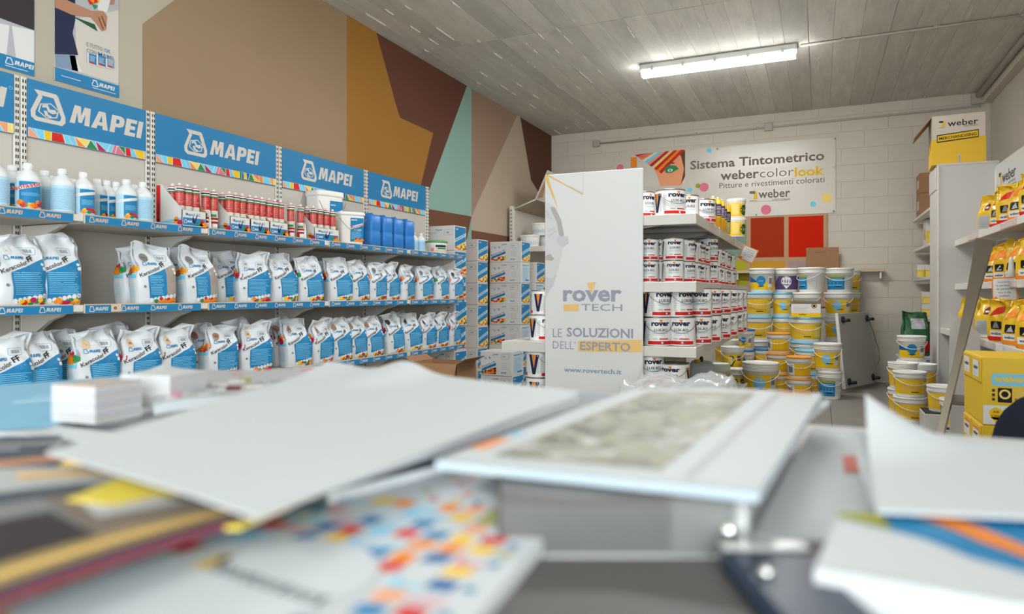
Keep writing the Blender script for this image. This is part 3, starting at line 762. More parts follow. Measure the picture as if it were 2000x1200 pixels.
for sd in range(6):
    K = Kit(); sh = BagShape(.205, .115, .30 + .01 * math.sin(sd * 2.1), 20 + sd, lean=(.0, .02, -.015, .01, .03, -.02)[sd])
    K.add('bag_body', sh.body(m_bag).mesh('grout_bag_body'))
    a = Art(); grout_art(a, sh.w, sh.h, half=(sd == 3), seed=sd); K.add('front_print', a.mesh('front_print', curved(sh.front)))
    a = Art(); grout_side(a, sh.d, sh.h, sd); K.add('side_print', a.mesh('side_print', curved(sh.side)))
    a = Art(); a.disc(-.052, sh.h * .79, .021, mat('dot_default', (190, 190, 188), .5), 3, 16); K.add('colour_dot', a.mesh('colour_dot', sh.front))
    a = Art(); a.text(('100', '111', '120', '131', '132', '142')[sd], -.052, sh.h * .775, .010, 'coal', 5, bold=.01, align='C'); K.add('number_print', a.mesh('number_print', sh.front))
    BAGS.append(K)
dots = {'p': (192, 194, 194), 'b': (206, 176, 140), 't': (150, 110, 84), 'd': (66, 44, 40), 'k': (40, 32, 32), 'g': (120, 116, 112)}
def grout(px, row, dot, label, back=0, kit=None, turn=0, base=None):
    rr = random.Random(int(px) * 3 + row)
    X = -3.115 - .125 * back
    k = rr.choice([0, 1, 2, 4, 5]) if kit is None else kit
    y = yat(px, X)
    BAGS[k].place('grout_bag', label, 'bag', (X + rr.uniform(-.01, .015), y, SH[row] + .001), PI / 2 - .12 + turn + rr.uniform(-.12, .12), 'grout bags on the %s shelf' % ('middle' if row == 1 else 'bottom'),
                  swap={'colour_dot': [mat('dot_' + dot, dots[dot], .5)]})
mid = [(30, 0, 'p', None, 0), (103, 0, 'p', 4, 0), (298, 0, 'g', 3, 0), (386, 0, 'g', 3, 0), (494, 0, 'p', None, -.35), (548, 0, 'p', 1, 0), (598, 0, 'p', 0, 0), (657, 0, 'p', None, -.2),
       (694, 0, 'p', None, 0), (728, 0, 'g', None, 0), (756, 0, 'g', None, 0), (787, 0, 'p', 2, .1), (824, 0, 'g', None, -.15), (857, 0, 'g', None, 0), (882, 0, 'd', None, 0)]
n = 0
for px, bk, dot, k, tr in mid:
    grout(px, 1, dot, 'grout bag with pale dot, %s from the left in front row of middle shelf' % ORD[n] if dot == 'p' else 'grout bag, %s from the left in front row of middle shelf' % ORD[n], 0, k, tr); n += 1
for n, px in enumerate((270, 344, 446, 636, 712, 806)):
    grout(px, 1, 'p', 'half hidden grout bag, %s from the left in rear row of middle shelf' % ORD[n], 1)
low = [(5, 'b'), (68, 'b'), (182, 'b'), (265, 'b'), (336, 'b'), (428, 't'), (496, 'b'), (577, 't'), (622, 't'), (659, 't'), (692, 't'), (722, 't'), (766, 'k'), (801, 'k'), (828, 'd'), (852, 'k'), (880, 'k')]
for n, (px, dot) in enumerate(low):
    nm = {'b': 'beige', 't': 'brown', 'k': 'black', 'd': 'dark brown'}[dot]
    grout(px, 0 + 2, dot, 'grout bag with %s dot, %s from the left in front row of bottom shelf' % (nm, ORD[n]), 0, None, -.2 if px in (496, 577, 801) else 0)
for n, px in enumerate((112, 222, 300, 388, 470, 548, 742, 786)):
    grout(px, 2, 't', 'half hidden grout bag, %s from the left in rear row of bottom shelf' % ORD[n], 1)

# ------------------------------------------------------------------ white bottles on the top shelf
m_bottle = mat('white_bottle_plastic', (210, 212, 212), .3)
def bottle_kit(style, R=.046, H=.205):
    K = Kit()
    prof = [(R * .86, 0), (R, .006), (R, H * .66), (R * .96, H * .70), (R * .75, H * .78), (R * .42, H * .85), (R * .36, H * .87), (R * .36, H * .885)]
    K.add('body', MB().lathe(prof, m_bottle, 24).mesh('bottle_body'))
    K.add('cap', MB().lathe([(R * .40, H * .875), (R * .42, H * .885), (R * .40, H * .985), (R * .36, H)], m_bottle, 16).mesh('cap'))
    a = Art(); f = on_cone(R, R, H); w = R * 1.25; v0, v1 = H * .06, H * .62
    if style == 0:      # red slanted title
        a.rect(-w, v0, w, v1, 'paleblue', 1, 12); a.rect(-w * .55, v0 + .02, w, v1 - .005, 'blue', 2, 10)
        a.lines(-w * .4, v0 + .05, w * .9, v1 - .05, 8, 'lblue', 3, .35); a.quad((-w, v1 * .62), (w, v1 * .86), (w, v1 * .98), (-w, v1 * .74), 'white', 3, 10)
        a.text('Isolastic', -w * .95, v1 * .645, .017, 'red', 4, bold=.02, w=w * 1.95, rot=.26); fruit(a, -w * .6, w, v0, .034, 4, 5, 8)
    elif style == 1:
        a.rect(-w * .9, v0, w, v1, 'paleblue', 1, 12); a.rect(-w * .25, v0 + .005, w * .95, v1 - .004, 'blue', 2, 10); a.lines(-w * .15, v0 + .04, w * .85, v1 - .05, 9, 'lblue', 3, .35)
        a.quad((-w * .9, v1 * .66), (w, v1 * .82), (w, v1 * .93), (-w * .9, v1 * .77), 'white', 3, 10); fruit(a, -w * .1, w * .9, v0, .03, 4, 9, 7)
    else:
        a.rect(-w * 1.2, v0, w * 1.2, v1, 'paleblue', 1, 14); a.lines(-w * 1.05, v0 + .01, w * 1.05, v1 - .01, 18, 'blue', 2, .22, .1, 3)
    K.add('label_print', a.mesh('label_print', f)); return K
BK = [bottle_kit(0), bottle_kit(1), bottle_kit(2)]
bl = [(55, 0, 0, 'Front bottle with red slanted title on the top shelf'.lower(), 0), (24, 0, 1, 'white bottle with cut off red title at the left end', 0), (-8, 2, 0, 'white bottle at the very left edge of the top shelf', 0),
      (122, 2, 0, 'white bottle with pale text label, front row, right of the red-titled bottle', 0), (163, 1, 0, 'white bottle with blue label and fruit, second pale front bottle', 0),
      (247, 1, 0, 'small blue-labelled bottle standing in front of the upright post', 0), (279, 2, 0, 'rightmost pale bottle beside the large cartridge box', 0),
      (88, 2, 1, 'pale bottle half hidden behind the red-titled bottle', 0), (102, 2, 2, 'bottle with only its cap showing behind the pale bottles', 0), (190, 1, 1, 'bottle with deep blue label behind the second pale front bottle', .5),
      (208, 1, 1, 'narrow view of a blue-labelled bottle, right of the deep blue one', .5), (226, 2, 1, 'pale bottle just left of the small front blue-labelled bottle', 0), (143, 2, 2, 'bottle shoulder showing between two front bottles', 0),
      (262, 2, 1, 'bottle showing behind and between the two rightmost bottles', 0), (42, 2, 2, 'bottle cap rising behind the red-titled bottle', 0)]
for px, st, row, lb, tr in bl:
    X = -3.075 - .115 * row
    BK[st].place('plastic_bottle', lb, 'bottle', (X, yat(px, X), SH[0] + .001), PI / 2 - .55 + tr, 'white bottles on the top shelf')

# ------------------------------------------------------------------ sealant cartridges and their open boxes
m_cart = mat('cartridge_red_plastic', (190, 36, 30), .3); m_cartw = mat('cartridge_white_plastic', (208, 208, 204), .35)
def cartridge_kit(style=0):
    K = Kit(); R, H = .0222, .205
    K.add('tube', MB().lathe([(R, 0), (R, H), (R * .93, H + .004), (R * .4, H + .006)], m_cart, 18).mesh('tube'))
    K.add('nozzle', MB().lathe([(R * .42, H + .005), (R * .38, H + .02), (.003, H + .022)], m_cartw, 10).mesh('nozzle'))
    a = Art(); f = on_cone(R, R, H); full = PI * R
    a.rect(-full, H * .90, full, H, 'white', 1, 20); a.rect(-full, H * .865, full, H * .90, 'green', 1, 20); a.rect(-R * 1.2, H * .93, R * 1.2, H * .965, 'coal', 2, 8)
    a.lines(-R * 1.3, H * .55, R * .9, H * .84, 9, 'offwhite', 2, .17, .3, 2)
    a.rect(-R * 1.5, H * .33, R * 1.2, H * .52, 'offwhite', 2, 8); a.rect(-R * 1.2, H * .35, R * .4, H * .42, 'green', 3, 5); a.rect(-R * 1.5, H * .23, R * 1.5, H * .27, 'white', 2, 8); a.rect(R * 1.5, H * .1, R * 2.1, H * .8, 'white', 2, 3)
    a.rect(-R * .6, H * .06, R * .8, H * .17, 'white', 2, 5)
    K.add('print', a.mesh('print', f)); return K
CK = cartridge_kit()
NZ = Kit(); NZ.add('cone', MB().lathe([(.009, 0), (.009, .01), (.003, .10), (.002, .10)], m_cartw, 10).mesh('nozzle_cone'))
m_card = mat('box_card_white', (204, 202, 198), .6); m_kraft = mat('kraft_card', (150, 112, 78), .8, noise=.06, nscale=30)
def tray_kit(w, d, hb, hf):
    """open display box: high back, sloping sides, low front; front at -y"""
    K = Kit(); e = .003
    b = MB(); b.box(-w / 2, -d / 2, 0, w / 2, d / 2, e, m_kraft); b.box(-w / 2, d / 2 - e, 0, w / 2, d / 2, hb, m_card)
    b.box(-w / 2, -d / 2, 0, w / 2, -d / 2 + e, hf, m_card)
    K.add('tray', b.mesh('tray'))
    for s_ in (-1, 1):
        x0, x1 = (-w / 2, -w / 2 + e) if s_ < 0 else (w / 2 - e, w / 2)
        K.add('side_wall', MB().prism([(-d / 2, 0), (d / 2, 0), (d / 2, hb), (d / 2 - .04, hb), (-d / 2, hf)], m_card if s_ < 0 else m_kraft, 'x', x0, x1).mesh('side_wall'))
    a = Art(); a.rect(-w * .46, hf * .08, w * .46, hf * .55, 'blue', 1); fruit(a, w * .2, w * .46, hf * .06, hf * .45, 2, 3, 5); a.text('Mapesil AC', -w * .35, hf * .68, hf * .17, 'blue', 2, bold=.01, w=w * .6)
    a.mapei(-w * .42, hf * .25, hf * .14, 'white', 3, 1.1, hexa=False); a.poly([(-w * .1, hf * .3), (-w * .05, hf * .7), (0, hf * .35), (.1 * w, hf * .75), (.12 * w, hf * .7), (.02 * w, hf * .2)], 'navy', 4)
    K.add('front_print', a.mesh('front_print', on_front(-d / 2)))
    a = Art(); a.quad((-d * .42, hf * .1), (d * .48, hf * .1), (d * .48, hf * .55), (-d * .42, hf * .3), 'lblue', 1); fruit(a, d * .2, d * .47, hf * .1, hf * .5, 2, 4, 4)
    K.add('side_print', a.mesh('side_print', on_left(-w / 2)))
    return K
ctn = [0]
def cart_at(X, Y, z, label, rz=None):
    rr = random.Random(ctn[0]); ctn[0] += 1
    CK.place('sealant_cartridge', label, 'cartridge', (X, Y, z), PI / 2 - .5 + rr.uniform(-.35, .35) if rz is None else rz, 'red sealant cartridges on the top shelf')
def tray(px0, px1, name, ncol, nrow, hb=.20, hf=.085, d=.16, red=False):
    X = -3.10; y0, y1 = yat(px0, XFR - .02), yat(px1, XFR - .02); w = y1 - y0; yc = (y0 + y1) / 2
    k = tray_kit(w, d, hb, hf)
    if red:
        a = Art(); a.rect(d / 2 - .03, 0.004, d / 2 - .001, hb - .003, 'red', 3); a.text('Mapesil AC', d / 2 - .01, .03, .014, 'navy', 4, bold=.015, rot=PI / 2); k.add('red_edge_print', a.mesh('red_edge_print', lambda u, v, l: (-w / 2 - LY * l, u, v)))
    k.place('cartridge_box', name, 'box', (X, yc, SH[0] + .001), PI / 2, 'open cartridge boxes')
    for i in range(ncol):
        for j in range(nrow):
            c = '%s cartridge, %s row, in the %s' % (ORD[i], ('front', 'second', 'third')[j], name.split(' on ')[0].split(' marked')[0])
            cart_at(X + .045 - j * .054, yc + (i - (ncol - 1) / 2) * (w - .055) / max(1, ncol - 1) if ncol > 1 else yc, SH[0] + .005, c)
tray(349, 396, 'tall red-edged cartridge box on the top shelf', 3, 2, .225, .085, .19, True)
tray(447, 486, 'second open cartridge box', 3, 2)
tray(487, 524, 'third open cartridge box', 3, 2)
tray(525, 560, 'fourth open cartridge box', 3, 2)
tray(612, 660, 'fifth open cartridge box beside white bucket', 4, 2)
for px, lb in ((402, 'loose red cartridge left of the second cartridge box'), (417, 'loose red cartridge with white stripe against the second cartridge box'), (568, 'loose red cartridge right of the fourth box'), (587, 'loose red cartridge left of the fifth box')):
    cart_at(-3.055, yat(px, -3.055), SH[0] + .001, lb)
for px, lb in ((366, 'thin white nozzle leaning in the tall cartridge box'), (410, 'thin white nozzle standing between the two loose left cartridges'), (596, 'thin white nozzle beside the fifth cartridge box')):
    NZ.place('cartridge_nozzle', lb, 'nozzle', (-3.03 if px != 366 else -3.06, yat(px, -3.03), SH[0] + (.09 if px == 366 else .001) + (.0 if px == 366 else 0)), 0, 'loose white nozzles')

# ------------------------------------------------------------------ white square buckets, canisters, small items
m_pail = mat('white_pail_plastic', (220, 218, 213), .38); m_wire = mat('wire_grey', (130, 128, 124), .4, .7)
def square_pail_kit(w=.20, d=.19, h=.235):
    K = Kit(); secs = [(w * .43, d * .43, 0, 5), (w * .44, d * .44, .01, 5), (w * .49, d * .49, h * .9, 5), (w * .49, d * .49, h * .93, 5)]
    K.add('pail_body', MB().loft(secs, m_pail, 40).mesh('pail_body'))
    K.add('lid', MB().loft([(w * .51, d * .51, h * .90, 5), (w * .52, d * .52, h * .92, 5), (w * .52, d * .52, h * .97, 5), (w * .50, d * .50, h, 5)], m_pail, 40).mesh('lid'))
    pts = [(-w * .50 + w * 1.0 * (i / 12), -d * .505 - .004 - .01 * math.sin(PI * i / 12), h * .80 - h * .36 * math.sin(PI * i / 12)) for i in range(13)]
    K.add('wire_handle', MB().tube(pts, .002, m_wire, 6).mesh('wire_handle'))
    a = Art(); u0, u1 = -w * .08, w * .40; a.rect(u0, h * .10, u1, h * .82, 'blue', 1); a.lines(u0 + .006, h * .18, u1 - .008, h * .42, 8, 'lblue', 2, .35); a.quad((u0, h * .47), (u1, h * .60), (u1, h * .68), (u0, h * .55), 'white', 2)
    a.text('Mapewood', u0 + .004, h * .50, .013, 'crimson', 3, bold=.01, w=.095, rot=.27); a.text('100', u0 + .03, h * .43, .012, 'white', 3, bold=.02, w=.05); a.text('MAPEI', u0 + .006, h * .73, .011, 'white', 3, bold=.02); fruit(a, u0 + .02, u1, h * .1, .028, 3, 3, 8)
    K.add('label_print', a.mesh('label_print', lambda u, v, l: (u, -d * (.43 + .065 * v / h) - .003 - LY * l, v))); return K
SP = square_pail_kit()
X = -3.315; square_pail_kit(.235, .185, .395).place('square_pail', 'tall white square pail rising above the red cartridges', 'pail', (X, yat(634, X), SH[0] + .001), PI / 2 - .25, 'white square pails')
X = -3.12; SP.place('square_pail', 'white square pail standing right beside the blue canisters', 'pail', (X, yat(681, X), SH[0] + .001), PI / 2 - .6, 'white square pails')
m_can = mat('blue_canister_plastic', (42, 116, 186), .35)
K = Kit(); w, d, h = .115, .20, .26
K.add('canister_body', MB().loft([(w * .42, d * .44, 0, 6), (w * .5, d * .5, .012, 6), (w * .5, d * .5, h * .42, 6), (w * .47, d * .48, h * .46, 6), (w * .5, d * .5, h * .5, 6), (w * .5, d * .5, h * .88, 6), (w * .44, d * .46, h * .93, 5), (w * .3, d * .4, h * .935, 5)], m_can, 36).mesh('canister_body'))
K.add('handle', MB().tube([(0, -d * .3, h * .90), (0, -d * .26, h * .965), (0, d * .05, h * .965), (0, d * .12, h * .91)], .011, m_can, 8).mesh('handle'))
K.add('cap', MB().lathe([(.022, h * .90), (.022, h * .975), (.02, h * .98)], mat('canister_cap', (44, 120, 190), .4), 14, M=Matrix.Translation((0, d * .32, 0))).mesh('cap'))
for k, px in enumerate((717, 741, 763, 785)):
    X = -3.13; K.place('blue_canister', 'blue plastic canister, %s from the white pail' % ORD[k], 'canister', (X, yat(px, X), SH[0] + .001), PI / 2 - .15, 'blue canisters on the top shelf')
K = bottle_kit(2, .036, .16)
for k, px in enumerate((801, 812, 822)):
    X = -3.07; K.place('plastic_bottle', 'small pale bottle, %s right of the blue canisters' % ORD[k], 'bottle', (X - .02 * (k == 1), yat(px, X), SH[0] + .001), .9, 'small pale bottles')
def tub_kit(R, h, lidk, art, mbody=None):
    K = Kit(); K.add('tub_body', MB().lathe([(R * .86, 0), (R * .88, .004), (R * .97, h * .84), (R * .97, h * .88)], mbody or m_pail, 28).mesh('tub_body'))
    K.add('lid', MB().lathe([(R, h * .84), (R * 1.02, h * .86), (R * 1.02, h * .95), (R * .98, h), (R * .9, h * .985)], lidk, 28).mesh('lid'))
    a = Art(); art(a, R, h); K.add('label_print', a.mesh('label_print', on_cone(R * .87, R * .975, h))); return K
def art_tub(a, R, h):
    a.rect(-R * 1.1, h * .1, R * 1.1, h * .72, 'offwhite', 1, 12); a.rect(-R * .2, h * .5, R * .9, h * .66, 'navy', 2, 8); a.rect(0, h * .35, R * .9, h * .46, 'green', 2, 8); a.disc(-R * .5, h * .3, h * .14, 'pink', 2, 12)
K = tub_kit(.10, .115, mat('green_lid', (70, 150, 90), .4), art_tub)
X = -3.10; K.place('plastic_tub', 'low white tub with green lid at the end of the top shelf', 'tub', (X, yat(852, X), SH[0] + .001), PI / 2 - .9)

# ------------------------------------------------------------------ stacked grout cartons beyond the shelving
def carton_kit(w, d, h, style, seed=0):
    K = Kit(); K.add('carton_body', MB().bbox(-w / 2, -d / 2, 0, w / 2, d / 2, h, m_card, .003).mesh('carton_body'))
    a = Art(); rr = random.Random(seed)
    def picture(a, u0, v0, s1, s2):
        a.rect(u0, v0, u0 + s1, v0 + s2, 'white', 1); a.quad((u0, v0 + s2 * .18), (u0 + s1, v0 + s2 * .62), (u0 + s1, v0 + s2 * .82), (u0, v0 + s2 * .36), 'blue', 2); a.text('Keracolor FF', u0 + s1 * .02, v0 + s2 * .43, s2 * .12, 'coal', 3, bold=.012, w=s1, rot=math.atan(s2 * .44 / s1))
        a.poly([(u0, v0), (u0 + s1, v0), (u0 + s1, v0 + s2 * .5), (u0, v0 + s2 * .08)], 'lyellow', 1); fruit(a, u0, u0 + s1, v0, s2 * .3, 3, seed, 9); fruit(a, u0 + s1 * .5, u0 + s1, v0 + s2 * .2, s2 * .25, 3, seed + 1, 4)
    if style == 'plain':
        a.mapei(-w * .2, h * .80, h * .055, 'blue', 1, 1.1, hexa=False); a.rrect(w * .12, h * .62, w * .42, h * .84, .008, 'grey', 1, hole=.002); a.text('100', w * .2, h * .69, h * .07, 'coal', 2, bold=.01)
        a.text('KERACOLOR FF', -w * .45, h * .70, h * .035, 'grey', 1)
    else:
        picture(a, -w * .45, h * .06, w * .45, h * .58); a.mapei(-w * .12, h * .84, h * .05, 'blue', 1, 1.1, hexa=False); a.rrect(w * .16, h * .68, w * .40, h * .90, .008, 'grey', 1, hole=.002); a.text('114', w * .2, h * .76, h * .06, 'coal', 2, bold=.02)
        a.text('Keracolor', -w * .45, h * .74, h * .035, 'grey', 1); a.lines(w * .18, h * .28, w * .38, h * .58, 4, 'lgrey', 1, .25); a.text('MAPEI', w * .16, h * .1, h * .06, 'blue', 1, bold=.02); a.disc(-w * .33, h * .70, h * .05, 'lblue', 2, 10); a.disc(-w * .2, h * .73, h * .05, 'slate', 2, 10)
    K.add('front_print', a.mesh('front_print', on_front(-d / 2)))
    a = Art()
    if style == 'grey':
        a.rect(-d * .40, h * .08, d * .40, h * .9, 'paleblue', 1); a.text('Keracolor FF', -d * .36, h * .82, h * .06, 'coal', 2, bold=.02, w=d * .7); a.lines(-d * .34, h * .2, d * .34, h * .74, 12, 'lgrey', 2, .4); a.rect(-d * .05, h * .1, d * .36, h * .17, 'blue', 2)
    else:
        a.rect(-d * .46, h * .04, d * .46, h * .96, 'blue', 1); a.mapei(-d * .40, h * .84, h * .045, 'white', 2, 1, hexa=False); a.quad((-d * .46, h * .32), (d * .46, h * .62), (d * .46, h * .76), (-d * .46, h * .46), 'paleblue', 2); a.text('Keracolor FF', -d * .4, h * .38, h * .07, 'navy', 3, bold=.012, w=d * .8, rot=math.atan(h * .3 / (d * .92)))
        a.poly([(-d * .46, h * .04), (d * .46, h * .04), (d * .46, h * .42), (-d * .46, h * .14)], 'lyellow', 2); fruit(a, -d * .44, d * .46, h * .03, h * .17, 3, seed, 8); fruit(a, d * .0, d * .46, h * .16, h * .16, 3, seed + 2, 4)
    K.add('side_print', a.mesh('side_print', on_right(w / 2)))
    a = Art(); a.rect(-w * .5, -.024, w * .5, .024, 'offwhite', 1); K.add('packing_tape', a.mesh('packing_tape', lambda u, v, l: (u, v, h + LY * l)))
    return K
def carton_stack(px_corner, Ynear, w, d, h, z0, n, styles, labels, group='grout cartons stacked by the left wall', jit=.006):
    """corner seen in the photo between front (-y) and right (+x) faces"""
    X = xat(px_corner, Ynear); kits = {}
    for k in range(n):
        s_ = styles[k % len(styles)]
        if s_ not in kits: kits[s_] = carton_kit(w, d, h - .002, s_, k + n)
        rr = random.Random(px_corner + k)
        kits[s_].place('grout_carton', labels % ORD[n - 1 - k] if '%s' in labels else labels, 'carton', (X - w / 2 + rr.uniform(-jit, jit), Ynear + d / 2 + rr.uniform(-jit, jit), z0 + k * h + .001), 0, group)
hA = .2439
carton_stack(888, 5.78, .30, .24, hA, .0, 7, ['plain', 'blue', 'blue'], 'grout carton, %s from the top of stack touching the blue-headed shelving')
carton_stack(933, 6.44, .30, .24, .232, .0, 7, ['plain'], 'grout carton, %s from the top of stack just left of the wide cartons')
carton_stack(1018, 6.95, .39, .25, .233, .0, 7, ['pic', 'pic', 'grey'], 'wide white carton, %s from the top of the tallest front stack')
carton_stack(1047, 7.35, .40, .26, .235, .0, 6, ['grey', 'pic'], 'carton, %s from the top of stack nearest the advertising panel')
carton_stack(1000, 6.05, .345, .28, .24, .0, 2, ['pic', 'grey'], 'white grout carton, %s from top, in the low stack before the panel', 'grout cartons in the low stack')
# open brown carton under the shelving end
yy = 4.62; p0 = W(868, 700, Y=yy + .15); p0.x = max(p0.x, -2.78)
t = thing('brown_carton', 'open brown cardboard box on floor in front of the last shelving bay', 'carton', (p0.x, yy + .15, 0))
b = MB(); w, d, h = .40, .32, .50; e = .005
b.box(-w / 2, -d / 2, 0, w / 2, d / 2, e, m_kraft); b.box(-w / 2, -d / 2, 0, w / 2, -d / 2 + e, h, m_kraft); b.box(-w / 2, d / 2 - e, 0, w / 2, d / 2, h, m_kraft); b.box(-w / 2, -d / 2, 0, -w / 2 + e, d / 2, h, m_kraft); b.box(w / 2 - e, -d / 2, 0, w / 2, d / 2, h, m_kraft)
b.build('carton_body', t)
for sx_ in (-1, 1):
    MB().box(0, -d / 2, 0, .09, d / 2, .004, m_kraft, Matrix.Translation((sx_ * w / 2, 0, h)) @ Matrix.Rotation(0 if sx_ > 0 else PI, 4, 'Z') @ Matrix.Rotation(-.5, 4, 'Y')).build('flap', t)
MB().box(-w / 2, 0, 0, w / 2, .10, .004, m_kraft, Matrix.Translation((0, -d / 2, h)) @ Matrix.Rotation(PI, 4, 'Z') @ Matrix.Rotation(-1.1, 4, 'X')).build('flap', t)
# ================================================================== MIDDLE GONDOLA (paint cans) WITH ADVERTISING PANEL
GY0, GY1 = 4.0, 7.06; GXC = -1.258; GXR, GXL = -.64, -1.872
GS = [1.505, 1.112, .734, .16]
m_gsh = mat('gondola_white_metal', (206, 203, 196), .42)
g = thing('gondola', 'white double-sided gondola shelving filled with paint cans', 'shelving', (GXC, GY0, 0))
L = GY1 - GY0
MB().bbox(-.02, .03, .05, .02, L, 1.62, m_panel, .003).build('spine_panel', g)
for k in range(4):
    yy = .03 + k * (L - .06) / 3
    MB().bbox(-.035, yy - .02, 0, .035, yy + .02, 1.64, m_up, .004).build('upright', g)
for j, z in enumerate(GS):
    for k in range(3):
        a0, a1 = k * L / 3 + .002, (k + 1) * L / 3 - .002
        xr = GXR - GXC
        s = MB().bbox(.022, a0, z - .012, xr - .004, a1, z, m_gsh, .002)
        s.bbox(xr - .012, a0, z - .058, xr, a1, z + .004, m_gsh, .002)
        if k == 0: s.bbox(.022, a0 - .004, z - .058, xr, a0 + .006, z + .002, m_gsh, .002)
        so = s.build('shelf', g)
        for q in (.28, .72): MB().bbox(.04, a0 + (a1 - a0) * q - .02, z - .04, xr - .03, a0 + (a1 - a0) * q + .02, z - .012, m_gsh, .003).build('rib', so)
        MB().bbox(xr - .02, a1 - .012, z - .05, xr + .0025, a1 + .008, z + .008, m_up, .002).build('joint_clip', so)
    if j >= 2:      # left side keeps only the low shelves
        for k in range(3):
            a0, a1 = k * L / 3 + .002, (k + 1) * L / 3 - .002; xl = GXL - GXC
            s = MB().bbox(xl + .004, a0, z - .012, -.022, a1, z, m_gsh, .002); s.bbox(xl, a0, z - .058, xl + .012, a1, z + .004, m_gsh, .002)
            if k == 0: s.bbox(xl, a0 - .004, z - .058, -.022, a0 + .006, z + .002, m_gsh, .002)
            s.build('shelf', g)
    for yy in (.03, L / 3, 2 * L / 3):
        MB().prism([(.03, z - .012), (GXR - GXC - .05, z - .012), (GXR - GXC - .12, z - .045), (.03, z - .10)], m_up, 'y', yy + .02, yy + .032).build('bracket', g)
# advertising panel at the head of the gondola
PX0, PX1 = xat(1065, GY0 - .03), xat(1255, GY0 - .03)
pw = PX1 - PX0; ptz = W(1160, 335, Y=GY0 - .03).z
ap = thing('advertising_panel', 'tall white advertising panel standing at the head of the gondola', 'panel', ((PX0 + PX1) / 2, GY0 - .03, 0))
ap.rotation_euler = (0, 0, .018)
MB().bbox(-pw / 2, 0, .0, pw / 2, .016, ptz, mat('panel_white_laminate', (210, 210, 209), .32), .002).build('panel_board', ap)
MB().bbox(-pw / 2, -.12, 0, -pw / 2 + .05, .016, .02, m_alu, .003).build('foot', ap); MB().bbox(pw / 2 - .05, -.12, 0, pw / 2, .016, .02, m_alu, .003).build('foot', ap)
b = Art()
def pp(px, py): q = W(px, py, Y=GY0 - .032); return (q.x - (PX0 + PX1) / 2, q.z)
def ptext(s, px0, px1, pyb, hpx, k, bold, l=3):
    x0, x1 = pp(px0, pyb)[0], pp(px1, pyb)[0]; c = (px0 + px1) / 2; z = pp(c, pyb)[1]; h = pp(c, pyb - hpx)[1] - z; b.text(s, x0, z, h, k, l, bold=bold, w=x1 - x0)
def PP(k, l, *pts): b.poly([pp(*q) for q in pts], k, l)
m_soft = mat('print_silver', (190, 190, 192), .4); m_soft2 = mat('print_pale_silver', (200, 200, 200), .4); m_soft3 = mat('print_mid_silver', (168, 162, 160), .4)
# faded statue profile at the left edge
PP(m_soft2, 1, (1066, 395), (1082, 402), (1094, 425), (1100, 470), (1097, 500), (1090, 528), (1084, 545), (1076, 565), (1066, 585))
PP(m_soft3, 2, (1075, 405), (1084, 405), (1096, 430), (1102, 460), (1098, 463), (1092, 460), (1088, 435), (1080, 418)); PP(m_soft, 2, (1088, 462), (1110, 462), (1111, 476), (1100, 484), (1089, 476))
PP(m_soft3, 2, (1066, 500), (1075, 496), (1083, 506), (1078, 510), (1066, 508)); PP(m_soft, 2, (1066, 410), (1072, 412), (1080, 430), (1068, 426)); PP(m_soft, 2, (1070, 450), (1086, 442), (1087, 445), (1072, 455)); PP(m_soft, 2, (1070, 460), (1086, 450), (1087, 453), (1072, 465))
PP(m_soft, 2, (1066, 540), (1078, 545), (1088, 535), (1080, 560), (1066, 575))
PP('mustard', 3, (1066, 343), (1070, 343), (1090, 408), (1086, 400), (1066, 352)); PP('mustard', 3, (1066, 342), (1072, 342), (1140, 380), (1138, 381)); PP(m_soft, 1, (1113, 338), (1140, 336), (1139, 379), (1113, 365), (1114, 364), (1138, 376), (1139, 337), (1113, 339))
ptext('rover', 1100, 1214, 588, 30, 'slate', .03); PP(mat('print_amber', (226, 186, 112), .4), 5, (1146, 553), (1164, 551), (1155, 574))
PP(mat('print_amber', (226, 186, 112), .4), 3, (1101, 595), (1130, 594), (1130, 608), (1101, 608)); ptext('TECH', 1135, 1215, 607.5, 13, 'slate', .004)
ptext('LE', 1080, 1098, 659, 17, 'slate', -.004); ptext('SOLUZIONI', 1107, 1236, 659, 17, 'slate', .024)
ptext("DELL'", 1080, 1124, 682, 15, 'slate', -.004); PP(mat('print_amber', (226, 186, 112), .4), 3, (1129, 666), (1253, 664), (1253, 689), (1129, 687)); ptext('ESPERTO', 1133, 1231, 685, 15.5, 'slate', .024, 5)
ptext('www.rovertech.it', 1102, 1213, 729, 9, 'denim', .012); PP(m_soft2, 1, (1254, 710), (1254, 790), (1230, 790)); PP(m_soft2, 1, (1253, 830), (1200, 900), (1253, 900))
b.build('print', lambda u, v, l: (u, -.0004 - LY * l, v), ap)

